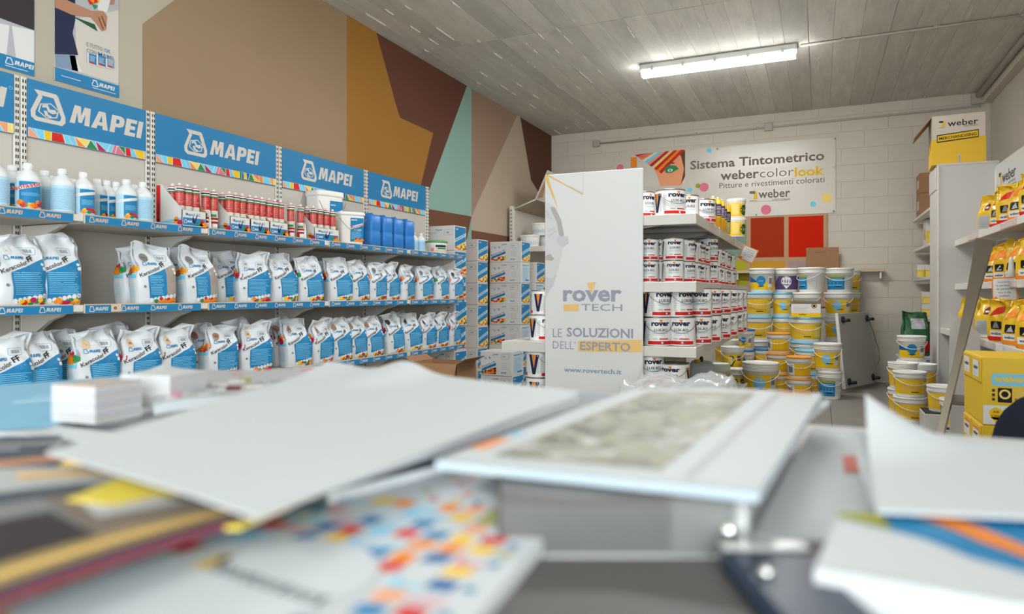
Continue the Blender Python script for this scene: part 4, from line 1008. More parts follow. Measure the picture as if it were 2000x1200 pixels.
# ------------------------------------------------------------------ paint cans
m_tin = mat('tin_white_lacquer', (222, 222, 219), .3); m_rim = mat('tin_metal', (150, 148, 145), .25, .9)
def rover_art(a, R, h):
    full = PI * R
    for c in (0, full * .98):
        def R_(u0, v0, u1, v1, k, l, n=8): a.rect(c + u0, v0, c + u1, v1, k, l, n)
        a.text('rover', c, h * .70, h * .165, 'navy', 3, bold=.045, align='C', w=R * 1.35); a.poly([(c - R * .12, h * .905), (c + R * .16, h * .905), (c + R * .02, h * .79)], 'orange', 4)
        a.text('LUX-RO', c + R * .02, h * .505, h * .095, 'navy', 3, bold=.016, align='C', w=R * 1.0)
        R_(-R * .6, h * .47, R * .6, h * .476, 'lgrey', 2); R_(-R * .55, h * .42, R * .55, h * .435, 'lblue', 2); R_(-R * .5, h * .38, R * .3, h * .39, 'lgrey', 2)
        a.rrect(c - R * .1, h * .225, c + R * .6, h * .265, h * .015, 'red', 2); R_(-R * .55, h * .23, -R * .2, h * .26, 'lgrey', 2)
        R_(-R * .95, h * .055, R * .95, h * .17, 'red', 2, 12); a.disc(c + R * .1, h * .115, h * .04, 'paleblue', 4, 12)
    for c in (full * .5, -full * .5):
        a.rect(c - R * .5, h * .15, c + R * .42, h * .85, 'white', 1, 6); a.poly([(c - R * .42, h * .85), (c - R * .18, h * .85), (c, h * .35), (c + R * .18, h * .85), (c + R * .42, h * .85), (c + R * .12, h * .12), (c - R * .12, h * .12)], 'navy', 2)
        a.poly([(c - R * .17, h * .85), (c + R * .17, h * .85), (c, h * .38)], 'orange', 3); a.lines(c + R * .5, h * .2, c + R * .75, h * .8, 10, 'lgrey', 1, .4, .2)
def can_kit(R, h, handle=False):
    K = Kit()
    K.add('tin_body', MB().lathe([(R * .985, 0), (R * 1.005, .002), (R * 1.005, .005), (R, .007), (R, h - .01), (R * .985, h - .006)], m_tin, 28).mesh('tin_body'))
    K.add('lid', MB().lathe([(R * .985, h - .007), (R * 1.012, h - .004), (R * 1.005, h), (R * .94, h), (R * .92, h - .005), (R * .3, h - .005)], m_rim, 28).mesh('lid'))
    a = Art(); rover_art(a, R, h); K.add('label_print', a.mesh('label_print', on_cone(R, R, h)))
    if handle:
        pts = []
        for i in range(13):
            q = -.95 + 1.9 * i / 12; pts.append((R * 1.04 * math.sin(q * 1.3), -R * (1.04 * math.cos(q * 1.3) + .0), h * .8 - h * .36 * (1 - abs(q) ** 2)))
        K.add('wire_handle', MB().tube(pts, .0016, m_wire, 6).mesh('wire_handle'))
        for s_ in (-1, 1): K.add('lug', MB().lathe([(.009, 0), (.009, .003), (.004, .006)], m_rim, 10, M=Matrix.Rotation(s_ * 1.24, 4, 'Z') @ Matrix.Translation((0, -R, h * .8)) @ Matrix.Rotation(PI / 2, 4, 'X')).mesh('lug'))
    return K
CS, CB, CH, CM = can_kit(.061, .13), can_kit(.082, .172, True), can_kit(.088, .155, True), can_kit(.07, .16)
def can(K, px, Y, z, rz, label, grp): K.place('paint_can', label, 'paint can', (xat(px, Y), Y, z), rz, grp)
grp = 'paint cans on the second gondola shelf'
z = GS[1] + .001
front = [(1267, 4.10, .25), (1288, 4.19, -.25), (1315, 4.09, .35)]
for n, (px, Y, rz) in enumerate(front):
    for lv in range(2):
        can(CS, px, Y, z + lv * .131, rz + (.0, -.35, -.1)[n] * (lv == 0), 'small paint can, %s from the panel on second shelf, %s of its pair' % (ORD[n], 'lower upper'.split()[lv]), grp)
row = [(1338, 4.27, 'S', .9, 2), (1350, 4.45, 'S', 1.6, 2), (1360, 4.62, 'S', .5, 2), (1369, 4.80, 'S', .2, 2), (1382, 4.98, 'M', .6, 2), (1393, 5.2, 'S', 1.7, 2), (1400, 5.38, 'S', .4, 2), (1406, 5.58, 'S', 1.75, 2), (1412, 5.8, 'S', .9, 2), (1421, 6.05, 'S', 1.6, 2), (1418, 5.98, None, 0, 0)]
n = 0
for px, Y, kd, rz, lv in row:
    if kd is None: continue
    for q in range(lv):
        K = CS if kd == 'S' else CM; hh = .131 if kd == 'S' else .161
        can(K, px, Y, z + q * hh, rz + .3 * q, 'small paint can along the right edge of second shelf, %s back, %s' % (ORD[n], 'lower upper'.split()[q]), grp)
    n += 1
for n, (px, Y) in enumerate(((1300, 4.33), (1312, 4.5), (1324, 4.66))):
    can(CS, px, Y, z, .2, 'paint can hidden behind the front cans of second shelf, %s' % ORD[n], grp); can(CS, px, Y, z + .131, .2, 'paint can seen above the hidden inner cans of second shelf, %s' % ORD[n], grp)
can(CM, 1422, 6.45, z, .35, 'silver-labelled paint can at the far end of the second gondola shelf', grp)
grp = 'paint cans on the third gondola shelf'; z = GS[2] + .001
lowr = [(1284, 4.11, .45, .8), (1332, 4.17, .1, .9), (1364, 4.36, .35, .3), (1384, 4.62, .2, .6), (1404, 4.95, .3, .4), (1419, 5.3, .2, .5), (1431, 5.65, .4, .2), (1439, 5.98, .3, .3)]
for n, (px, Y, r0, r1) in enumerate(lowr):
    for q in range(2):
        can(CB, px - (7 if q and n == 1 else 0), Y, z + q * .173, (r0, r1)[q], 'large paint can on third gondola shelf, %s going back, %s of its pair' % (ORD[n], 'lower upper'.split()[q]), grp)
for n, (px, Y) in enumerate(((1272, 4.42), (1316, 4.5), (1345, 4.72))):
    for q in range(2): can(CB, px, Y, z + q * .173, .4, 'paint can behind the front cans of third shelf, %s, %s' % (ORD[n], 'lower upper'.split()[q]), grp)
grp = 'paint cans on the top gondola shelf'; z = GS[0] + .001
for px, Y, K, rz, lb in ((1309, 4.11, CH, .75, 'big paint can with wire handle at the front of the top gondola shelf'), (1268, 4.32, CM, .6, 'paint can beside the panel on the top gondola shelf'), (1256, 4.16, CM, .9, 'paint can mostly hidden by the panel edge on top shelf'),
                        (1343, 4.42, CM, .3, 'paint can just behind the big can on the top shelf'), (1370, 4.62, CH, .75, 'paint can with handle standing alone near the yellow cartridges')):
    can(K, px, Y, z, rz, lb, grp)
grp = 'paint cans on the gondola base'; z = GS[3] + .001
for q in range(3): can(CB, 1270, 4.12, z + q * .173, .5, 'paint can under the lowest gondola shelf, %s from bottom' % ORD[q], grp)
for q in range(2): can(CH, 1316, 4.16, z + q * .156 + .0, .1, 'wide paint can beside the tall pile on gondola base, %s from bottom' % ORD[q], grp)
for q in range(1): can(CH, 1318, 4.16, z + .313, -.15, 'short wide paint can on top, beside the tall base pile', grp)
# cans on the left low shelf
for n, (px, Y, q) in enumerate(((1058, 4.25, 0), (1062, 4.5, 0))):
    can(CB, px, Y, GS[2] + .001, 1.1, 'paint can on the left low shelf, %s from the front' % ORD[n], 'paint cans left of the panel'); can(CM, px, Y, GS[2] + .174, 1.6, 'upper paint can on the left low shelf, %s from the front' % ORD[n], 'paint cans left of the panel')
can(CB, 1052, 4.12, GS[3] + .001 + .174 * 2, PI / 2, 'paint can with big letter turned forward, top of pile left of panel', 'paint cans left of the panel')
for q in range(2): can(CB, 1052, 4.12, GS[3] + .001 + .174 * q, PI / 2, 'paint can in the pile left of panel, %s from bottom' % ORD[q], 'paint cans left of the panel')

# yellow tubes and tubs at the far end of the top shelf
m_yel = mat('yellow_plastic', (222, 186, 40), .35)
def tube_kit(R, H, k1, k2):
    K = Kit(); K.add('tube', MB().lathe([(R, 0), (R, H), (R * .9, H + .003), (R * .4, H + .005)], m_yel, 16).mesh('tube')); K.add('nozzle', MB().lathe([(R * .42, H + .004), (R * .36, H + .02), (.002, H + .022)], m_cartw, 10).mesh('nozzle'))
    a = Art(); a.rect(-R * 1.3, H * .45, R * 1.3, H * .85, k1, 1, 8); a.lines(-R, H * .1, R, H * .4, 7, k2, 1, .4); a.lines(-R, H * .5, R, H * .8, 6, 'white', 2, .3); K.add('print', a.mesh('print', on_cone(R, R, H))); return K
TK = [tube_kit(.026, .215, 'purple', 'orange'), tube_kit(.026, .20, 'navy', 'lblue')]
for n, (px, Y) in enumerate(((1392, 5.02), (1402, 5.1), (1409, 5.22), (1413, 5.4))):
    TK[0].place('sealant_tube', 'yellow tube with purple label, %s on the top gondola shelf' % ORD[n], 'tube', (xat(px, Y), Y, GS[0] + .001), .2, 'yellow tubes on the gondola')
TK[1].place('sealant_tube', 'white and navy tube standing beside the yellow tubs', 'tube', (xat(1420, 5.5), 5.5, GS[0] + .001), .3)
def art_ytub(a, R, h): a.rect(-R * 1.4, h * .08, R * 1.4, h * .8, 'yellow', 1, 14); a.rect(-R * .6, h * .15, R * .2, h * .72, 'lyellow', 2, 6); a.disc(R * .9, h * .4, h * .28, 'dgreen', 2, 12)
YT = tub_kit(.075, .155, m_pail, art_ytub)
for q in range(2): YT.place('plastic_tub', '%s yellow and white tub at the end of the top gondola shelf' % ('lower', 'upper')[q], 'tub', (xat(1438, 5.85), 5.85, GS[0] + .001 + .156 * q), .2, 'yellow tubs on the gondola')
# promotional card clipped to the shelf end
def promo_card(name, label, loc, rz, tilt, w, h, lines):
    t = thing(name, label, 'card', loc); t.rotation_euler = (0, tilt, rz)
    MB().bbox(-w / 2, 0, -h / 2, w / 2, .004, h / 2, m_card, .001).build('card', t)
    a = Art(); a.rrect(-w / 2, -h / 2, w / 2, h / 2, w * .08, 'orange', 1); a.rrect(-w * .45, -h * .43, w * .45, h * .45, w * .06, 'white', 2)
    for i, s in enumerate(lines): a.text(s, 0, h * .28 - i * h * .14, h * .075, 'coal', 3, align='C', w=min(w * .8, len(s) * h * .052))
    a.disc(-w * .36, -h * .36, w * .09, 'orange', 3, 7); a.build('print', on_front(0), t); return t
ptc = W(1471, 481, Y=6.2)
promo_card('promo_card', 'small orange-edged card tilted on the top gondola shelf end', (GXR + .06, 6.5, 1.40), .25, .42, .135, .135, ['Sottoscrivi', 'la tua idea', 'con il partner', 'del colore'])
MB().box(-.06, .001, -.004, .0, .004, .004, m_cartw).build('clip_arm', bpy.data.objects['promo_card'])

# ================================================================== SMALL SHELF RACK IN THE LEFT BACK CORNER
rk = thing('corner_rack', 'white slotted rack along the left wall, half hidden behind the advertising panel', 'rack', (-3.46, 7.65, 0))
for yy in (0, 1.4):
    MB().bbox(0, yy - .03, 0, .05, yy + .03, 2.12, m_up, .004).build('upright', rk)
    sl = MB()
    for k in range(40):
        for q in (.012, .03): sl.box(q, yy - .031, .3 + k * .045, q + .007, yy - .029, .32 + k * .045, m_slot)
    tag(sl.build('upright_slots', rk), kind='stuff')
MB().bbox(.03, .03, .1, .04, 1.38, 2.08, m_panel, .002).build('back_panel', rk)
for zz in (.25, .7, 1.18, 1.617):
    s = MB().bbox(.052, 0, zz - .02, .45, 1.4, zz, m_gsh, .003); s.bbox(.052, -.006, zz - .06, .45, .004, zz + .004, m_gsh, .002); s.bbox(.44, 0, zz - .06, .452, 1.4, zz + .004, m_gsh, .002); s.build('shelf', rk)
hx0, hx1 = xat(1045, 7.65) + 3.46, xat(1069, 7.65) + 3.46
MB().prism([(hx0, 2.19), (hx1, 2.53), (hx1 + .012, 2.525), (hx0 + .012, 2.185)], mat('rack_header_board', (190, 186, 178), .5), 'y', 0, 1.4).build('header_board', rk)
MB().tube([(.03, 0, 2.08), (hx0 + .006, .004, 2.185)], .008, m_up, 6).build('brace', rk)
MB().prism([(hx0 + .03, 2.21), (hx0 + .09, 2.21), (hx1, 2.5)], m_kraft, 'y', .02, .03).build('header_bracket', rk)
def art_rtub(a, R, h): a.rect(-R * 2.2, h * .12, R * 2.2, h * .62, 'offwhite', 1, 16); a.rect(-R * 2.4, h * .74, R * 2.4, h * .84, 'orange', 1, 18); a.lines(-R * .9, h * .2, R * .9, h * .5, 4, 'lblue', 2, .4)
RT = tub_kit(.125, .15, m_pail, art_rtub)
for n, (x, y, zz) in enumerate(((-3.27, 7.82, 1.618), (-3.13, 8.06, 1.618), (-3.15, 8.34, 1.618), (-3.16, 7.93, 1.769), (-3.13, 8.2, 1.769))):
    RT.place('plastic_tub', ['nearest lower tub with orange rim on the corner rack', 'second lower orange-rimmed tub on the corner rack', 'third lower orange-rimmed tub on the corner rack', 'nearest upper orange-rimmed tub stacked on the corner rack', 'farther upper orange-rimmed tub stacked on the corner rack'][n], 'tub', (x, y, zz), .2, 'orange-rimmed tubs on the corner rack')

# ================================================================== PILE OF RENDER AND PAINT BUCKETS AT THE BACK WALL
lidc = {'w': m_pail, 'b': mat('bucket_lid_sky', (120, 186, 214), .4), 'd': mat('bucket_lid_blue', (56, 120, 178), .4), 'o': mat('bucket_lid_orange', (226, 150, 48), .4), 'n': None}
m_bkt = mat('bucket_white', (226, 224, 217), .38)
def bucket_art(a, R, h, st):
    w = R * 1.25; v0, v1 = h * .12, h * .68
    def bar(u, v): a.rect(u, v, u + R * .5, v + h * .03, 'black', 5, 4)
    if st == 'pin':
        a.rect(-w, v0, w, v1, 'yellow', 1, 14, 1); a.pin(-R * .1, h * .45, R * .36, 'lblue', 3); a.text('weber', -R * .1, h * .43, h * .035, 'white', 4, align='C', w=R * .4); bar(-R * .1, h * .27); a.rect(R * .55, v0 + .03, R * 1.0, v1 - .02, 'offwhite', 2, 5); a.rect(R * .62, h * .4, R * .92, h * .6, 'grey', 3, 4)
        a.lines(R * .4, h * .16, R * .9, h * .3, 3, 'lyellow', 3)
    elif st == 'yellow':
        a.rect(-w * 1.2, v0, w * 1.2, v1 * 1.05, 'yellow', 1, 18, 1); a.lines(-w * .8, v0 + h * .1, w * .5, v1 - h * .05, 8, 'mustard', 2, .4); a.rect(R * .5, h * .18, R * 1.1, h * .62, 'lyellow', 2, 6); bar(-R * .25, h * .2)
    elif st == 'purple':
        a.rect(-w, v0, w, v1, 'purple', 1, 14); a.pin(0, h * .45, R * .42, 'white', 2); bar(-R * .25, h * .3); a.lines(-R * .3, h * .42, R * .3, h * .55, 3, 'slate', 3); a.poly([(-w, v1), (-w * .5, v1), (-w, v0 + .05)], 'slate', 2)
    elif st == 'pic':
        a.rect(-w * .9, v0, w * .3, v1, 'blue', 1, 12); a.rect(-w * .9, v1 - h * .08, w * .3, v1, 'olive', 2, 10); a.lines(-w * .8, v0 + h * .16, w * .2, v1 - h * .1, 5, 'lblue', 2, .45, .1); a.rrect(w * .34, v0 + .01, w * .9, v1, .004, 'blue', 1, hole=.002); a.lines(w * .4, v0 + .03, w * .85, v1 - .02, 5, 'lgrey', 1, .3); bar(-R * .35, h * .22)
    elif st == 'pinw':
        a.rect(-w, v0, w, h * .42, 'yellow', 1, 14); a.poly([(-w, h * .42), (-w * .2, h * .42), (-w, v1)], 'dblue', 2); a.pin(-R * .1, h * .48, R * .38, 'blue', 3); a.text('weber', -R * .1, h * .46, h * .035, 'white', 4, align='C', w=R * .42); bar(-R * .35, h * .24); a.rect(R * .5, h * .2, R * .95, h * .66, 'white', 2, 5); a.rect(R * .56, h * .35, R * .9, h * .6, 'grey', 3, 4)
    elif st == 'green':
        a.rect(-w, v0, w, v1, 'yellow', 1, 14); a.poly([(-R * .4, h * .62), (-R * .1, h * .62), (R * .15, h * .42), (-R * .1, h * .16), (-R * .5, h * .16)], 'dgreen', 2); a.poly([(-R * .5, h * .58), (-R * .2, h * .58), (R * .0, h * .42), (-R * .2, h * .22), (-R * .6, h * .2)], 'lyellow', 3); a.rect(R * .3, h * .4, R * .7, h * .62, 'purple', 2, 5)
    elif st == 'panel':
        a.rect(-w, v0, w, v1, 'yellow', 1, 14); a.rect(-w, v0 + h * .03, -R * .45, v1, 'white', 2, 6); a.rect(-R * 1.1, h * .26, -R * .62, h * .60, 'grey', 3, 5); a.lines(-R * .3, h * .3, R * .9, h * .6, 6, 'orange', 2, .3); a.rect(-w, v0, w, v0 + h * .03, 'orange', 3, 14)
def bucket_kit(R, h, lid, st, handle=True, ribs=3):
    K = Kit(); prof = [(R * .84, 0), (R * .855, .004)]; zt = h * .78
    r = lambda z: R * (.855 + .125 * z / h)
    prof.append((r(zt), zt))
    for k in range(ribs):
        zz = zt + (h * .94 - zt) * k / ribs; e = (h * .94 - zt) / ribs
        prof += [(r(zz) + R * .03, zz + e * .1), (r(zz) + R * .03, zz + e * .4), (r(zz), zz + e * .55), (r(zz), zz + e)]
    if lid == 'n':
        prof += [(R, h * .95), (R, h), (R * .95, h), (R * .93, h * .9), (R * .9, h * .5), (R * .3, h * .5)]
    K.add('bucket_body', MB().lathe(prof, m_bkt, 30).mesh('bucket_body'))
    if lid != 'n': K.add('lid', MB().lathe([(R * .98, h * .91), (R * 1.02, h * .92), (R * 1.025, h * .98), (R * 1.0, h), (R * .93, h), (R * .91, h * .985), (R * .2, h * .985)], lidc[lid], 30).mesh('lid'))
    a = Art(); bucket_art(a, R, h, st); K.add('label_print', a.mesh('label_print', on_cone(R * .855, R * .98, h)))
    if handle:
        pts = [(R * 1.05 * math.sin(q), -R * 1.05 * math.cos(q), h * .82 - h * .34 * math.cos(q) ** 1.0) for q in [-1.5 + 3.0 * i / 12 for i in range(13)]]
        K.add('handle', MB().tube(pts, R * .022, m_pail, 6).mesh('handle'))
    return K
BKC = {}
def bucket(px, Y, z, R, h, lid, st, label, rz=0, handle=True, ribs=3, grp='buckets piled at the back wall', X=None):
    key = (R, h, lid, st, handle, ribs)
    if key not in BKC: BKC[key] = bucket_kit(*key)
    ang = math.atan2(xat(px, Y) if X is None else X, Y)       # turned roughly to the shop entrance
    BKC[key].place('paint_bucket', label, 'bucket', (xat(px, Y) if X is None else X, Y, z + .001), -ang * .6 + rz, grp)
H4 = .2645
# big sky-lidded stack
for q, (ld, st) in enumerate((('b', 'yellow'), ('w', 'yellow'), ('b', 'yellow'), ('b', 'yellow'))):
    bucket(1476, 8.1, q * H4, .172, H4, ld, st, 'large bucket, %s from bottom of the leftmost tall stack' % ORD[q], .1 * q)
bucket(1488, 8.1, 4 * H4, .137, .268, 'w', 'pinw', 'white bucket with blue pin label on top of leftmost tall stack', .05, False)
for q, (ld, st) in enumerate((('w', 'yellow'), ('b', 'yellow'), ('b', 'yellow'), ('b', 'pin'))):
    bucket(1529, 8.22, q * H4, .118, H4, ld, st, 'narrow bucket, %s from bottom of the second tall stack' % ORD[q], .1)
bucket(1536, 8.22, 4 * H4, .137, .268, 'w', 'purple', 'white bucket with purple label on the second tall stack', 0, False)
for q, (ld, st) in enumerate((('w', 'yellow'), ('b', 'yellow'), ('b', 'yellow'))):
    bucket(1574, 8.05, q * H4, .165, H4, ld, st, 'large bucket, %s from bottom of the third tall stack' % ORD[q], .1)
bucket(1577, 8.05, 3 * H4, .147, H4, 'w', 'pic', 'white bucket behind the carton-fronted label in third tall stack', -.5)
bucket(1585, 8.05, 4 * H4, .14, .268, 'w', 'pic', 'white bucket with blue picture on top of third tall stack', -.75)
for q, (ld, st) in enumerate((('w', 'pin'), ('w', 'pin'), ('w', 'pin'), ('w', 'pin'))):
    bucket(1637, 8.55, q * H4, .147, H4, 'w', st, 'white-lidded bucket, %s from bottom of the rightmost tall stack' % ORD[q], .0)
bucket(1639, 8.55, 4 * H4, .15, .275, 'w', 'pic', 'white bucket with blue picture on the rightmost tall stack', 0)
for q in range(5): bucket(1655, 8.95, q * H4, .14, H4, 'w', 'yellow', 'bucket glimpsed behind the rightmost tall stack, %s from bottom' % ORD[q], .6)
# front rows
bucket(1620, 7.5, 0, .117, .278, 'w', 'pic', 'blue-pictured bucket on the floor under a yellow one beside the grey board', .1)
bucket(1616, 7.5, .279, .128, .274, 'w', 'pin', 'yellow bucket with blue pin stacked beside the grey board', .0)
for q in range(2): bucket(1560, 7.35, q * .212, .118, .211, 'o', 'panel', 'orange-lidded bucket in the right front stack, %s from bottom' % ORD[q], .1)
for q in range(3): bucket(1521, 7.68, q * .212, .12, .211, 'o', 'panel', 'orange-lidded bucket in the left front stack, %s from bottom' % ORD[q], -.2)
for q in range(2): bucket(1583, 7.68, q * .235, .15, .234, 'b', 'yellow', 'sky-lidded bucket behind the right orange stack, %s from bottom' % ORD[q], .2)
bucket(1485, 7.30, 0, .177, .355, 'n', 'pin', 'big open white and yellow bucket with pin in front', .05, True, 4)
for q in range(2): bucket(1491, 7.78, q * .23, .10, .229, 'd', 'yellow', 'deep-blue-lidded bucket behind the big open one, %s from bottom' % ORD[q], .2)
for q in range(3): bucket(1458, 7.72, q * .222, .085, .221, 'd', 'pinw', 'deep-blue-lidded bucket in the narrow stack near the gondola, %s from bottom' % ORD[q], -.3)
bucket(1440, 7.42, 0, .088, .27, 'w', 'green', 'slim bucket with green and yellow label left of the big open one', .1)
bucket(1406, 7.25, 0, .105, .33, 'n', 'pin', 'open bucket with pin label beside the grey canister', .3, True, 4)
bucket(1430, 7.62, 0, .12, .24, 'w', 'yellow', 'lower bucket behind the slim green-labelled one', 0); bucket(1430, 7.62, .241, .12, .24, 'n', 'green', 'open bucket stacked behind the slim green-labelled one', .2, True, 4)
for q in range(2): bucket(1420, 7.9, q * .27, .14, .269, 'n' if q else 'w', 'yellow', 'open ribbed bucket near the end of the gondola, %s from bottom' % ORD[q], 0, True, 5)
for q in range(2): bucket(1432, 8.33, q * .32, .12, .319, 'n' if q else 'w', 'yellow', 'ribbed bucket near the colour board, %s from bottom' % ORD[q], 0, True, 5)
# label carton standing before the third stack
p = W(1574, 622, Y=7.83)
t = thing('label_card', 'white and yellow product card leaning on the third tall bucket stack', 'card', (p.x, 7.99, 3 * H4 + .002)); t.rotation_euler = (0, 0, -.02)
MB().bbox(-.145, -.105, 0, .145, -.1, .17, m_card, .002).build('card', t)
a = Art(); a.rect(-.145, .14, .145, .17, 'warmgrey', 1); a.rect(-.145, 0, .145, .045, 'yellow', 1); a.text('weber', -.07, .02, .02, 'black', 2, bold=.01); a.disc(.08, .12, .026, 'black', 2, 14); a.disc(.08, .12, .02, 'lyellow', 3, 14, hole=.014); a.lines(-.12, .06, .04, .12, 4, 'lgrey', 1, .3); a.build('print', on_front(-.105), t)
# brown carton on the plank
p = W(1606, 525, Y=YB - .09); t = thing('brown_carton', 'flat brown carton leaning on the wall above the plank', 'carton', (p.x, YB - .09, pz + .036)); t.rotation_euler = (0, 0, .0)
MB().bbox(-.18, -.035, 0, .18, .035, .225, m_kraft, .003).build('carton_body', t); MB().box(-.18, -.036, 0, .18, -.034, .04, m_kraft, Matrix.Translation((0, 0, .225))).build('flap', t)
Art().lines(-.08, .2, .06, .215, 2, 'brown', 1, .4).build('print', on_front(-.035), t)
# grey jerrycan beside the gondola end, wheeled board, plastic film
m_jc = mat('grey_canister_plastic', (172, 180, 188), .4)
t = thing('grey_canister', 'grey plastic canister beneath the lowest gondola shelf', 'canister', (xat(1370, 6.45), 6.45, GS[3] + .001), .1)
w, d, h = .215, .26, .30
MB().loft([(w * .46, d * .46, 0, 6), (w * .5, d * .5, .015, 6), (w * .5, d * .5, h * .75, 6), (w * .42, d * .46, h * .86, 5), (w * .2, d * .35, h * .88, 4)], m_jc, 32).build('canister_body', t)
MB().tube([(0, -d * .3, h * .85), (0, -d * .28, h * .98), (0, d * .1, h * .98), (0, d * .16, h * .86)], .014, mat('black_plastic', (26, 26, 28), .45), 8).build('handle', t)
MB().lathe([(.028, h * .84), (.028, h * .94), (.025, h * .95)], mat('amber_cap', (200, 150, 40), .4), 14, M=Matrix.Translation((-.03, -d * .38, 0))).build('cap', t)
m_brd = mat('dolly_board_grey', (176, 176, 168), .55, noise=.04, nscale=4); m_blk = mat('caster_black', (24, 24, 26), .5)
A, B_ = Vector((.264, 7.99, 0)), Vector((.60, 8.72, 0)); Lb = (B_ - A).length
t = thing('wheeled_board', 'grey wheeled dolly board standing on edge against the wall', 'dolly', A); ang = math.atan2(B_.y - A.y, B_.x - A.x)
t.rotation_euler = (-.10, 0, ang)
MB().bbox(0, 0, .04, Lb, .03, .84, m_brd, .004).build('board', t)
MB().bbox(-.012, -.002, .04, 0, .032, .84, m_metalwhite, .003).build('edge_band', t)
for cx, cz in ((.09, .11), (.09, .77), (Lb - .09, .11), (Lb - .09, .77)):
    MB().lathe([(.038, -.004), (.038, .012), (.02, .02)], m_blk, 14, M=Matrix.Translation((cx, 0, cz)) @ Matrix.Rotation(PI / 2, 4, 'X')).lathe([(.034, -.016), (.04, -.012), (.04, .012), (.034, .016)], m_blk, 16, M=Matrix.Translation((cx + .008, -.036, cz - .01))).build('caster', t)
MB().tube([(Lb - .1, -.03, .74), (Lb - .06, -.05, .6), (Lb - .03, -.05, .5), (Lb + .03, -.05, .42), (Lb + .02, -.05, .3), (Lb - .05, -.05, .25)], .003, m_blk, 5).build('cord', t)
# ================================================================== RIGHT SIDE: TALL END PANEL, SHELVES AND YELLOW BAGS
PY = 6.98; RX0, RX1 = .948, 1.40; RZT = 2.16
m_endp = mat('end_panel_white', (188, 186, 182), .45)
ru = thing('right_shelving', 'white shelving with tall end panel along the right wall', 'shelving', (RX1, PY, 0))
def rx(x): return x - RX1
MB().bbox(rx(RX0), 0, 0, rx(RX1), .03, RZT, m_endp, .003).build('end_panel', ru)
MB().bbox(rx(RX0), .03, 0, rx(RX0) + .03, .45, RZT, m_endp, .003).build('side_panel', ru)
MB().bbox(rx(RX0) - .006, .03, RZT - .20, rx(RX0), .45, RZT, m_endp, .003).build('top_fascia', ru)
MB().bbox(rx(RX0), .0, RZT, rx(RX1), .46, RZT + .02, m_endp, .003).build('top_board', ru)
MB().bbox(rx(RX0) + .004, -.006, 0, rx(RX0) + .012, 0, RZT, m_up, .001).build('edge_strip', ru)
LN = 3.2
MB().bbox(-.02, -LN, .05, 0, 0, 2.02, m_endp, .003).build('back_panel', ru)
sg = MB().bbox(-.032, -LN, 1.86, -.02, -.004, 2.13, mat('header_white', (186, 186, 184), .4), .002).build('header_sign', ru)
a = Art()
for k in range(3):
    u = .14 + k * 1.0; wlogo(a, u, 1.93, .12, 'coal', 1); a.text('weber', u + .11, 1.95, .085, 'coal', 1, bold=.012, w=.42); a.text('SAINT-GOBAIN', u + .3, 1.915, .018, 'grey', 1, w=.22); a.rect(u, 1.895, u + .55, 1.899, 'coal', 1)
a.build('lettering', on_left(-.0325), sg)
for k in range(4): MB().bbox(-.035, -.03 - k * 1.0, 0, 0, .0 - k * 1.0, 2.1, m_up, .003).build('upright', ru)
SX = 1.077; RS = [1.50, 1.125, .745]
for j, z in enumerate(RS):
    sx = SX if j < 2 else .97
    for k in range(3):
        a0, a1 = -(k + 1) * LN / 3 + .003, -k * LN / 3 - .003
        s = MB().bbox(rx(sx) + .004, a0, z - .012, -.03, a1, z, m_gsh, .002); s.bbox(rx(sx), a0, z - .045, rx(sx) + .01, a1, z + .004, m_gsh, .002); so = s.build('shelf', ru)
        MB().bbox(rx(sx) - .003, a0 + .1, z - .04, rx(sx), a0 + .5, z + .0, mat('ticket_rail', (196, 180, 176), .4), .001).build('ticket_rail', so)
        MB().prism([(rx(sx) + .05, z - .012), (-.03, z - .012), (-.03, z - .1), (rx(sx) + .12, z - .04)], m_up, 'y', a0 + .01, a0 + .02).build('bracket', so)
# sloping white divider of the lower shelf
MB().prism([(rx(.80), 0), (rx(.97), 0), (rx(.97), .78), (rx(.80), .91)], m_endp, 'y', 5.36 - PY, 5.38 - PY).build('divider', ru)

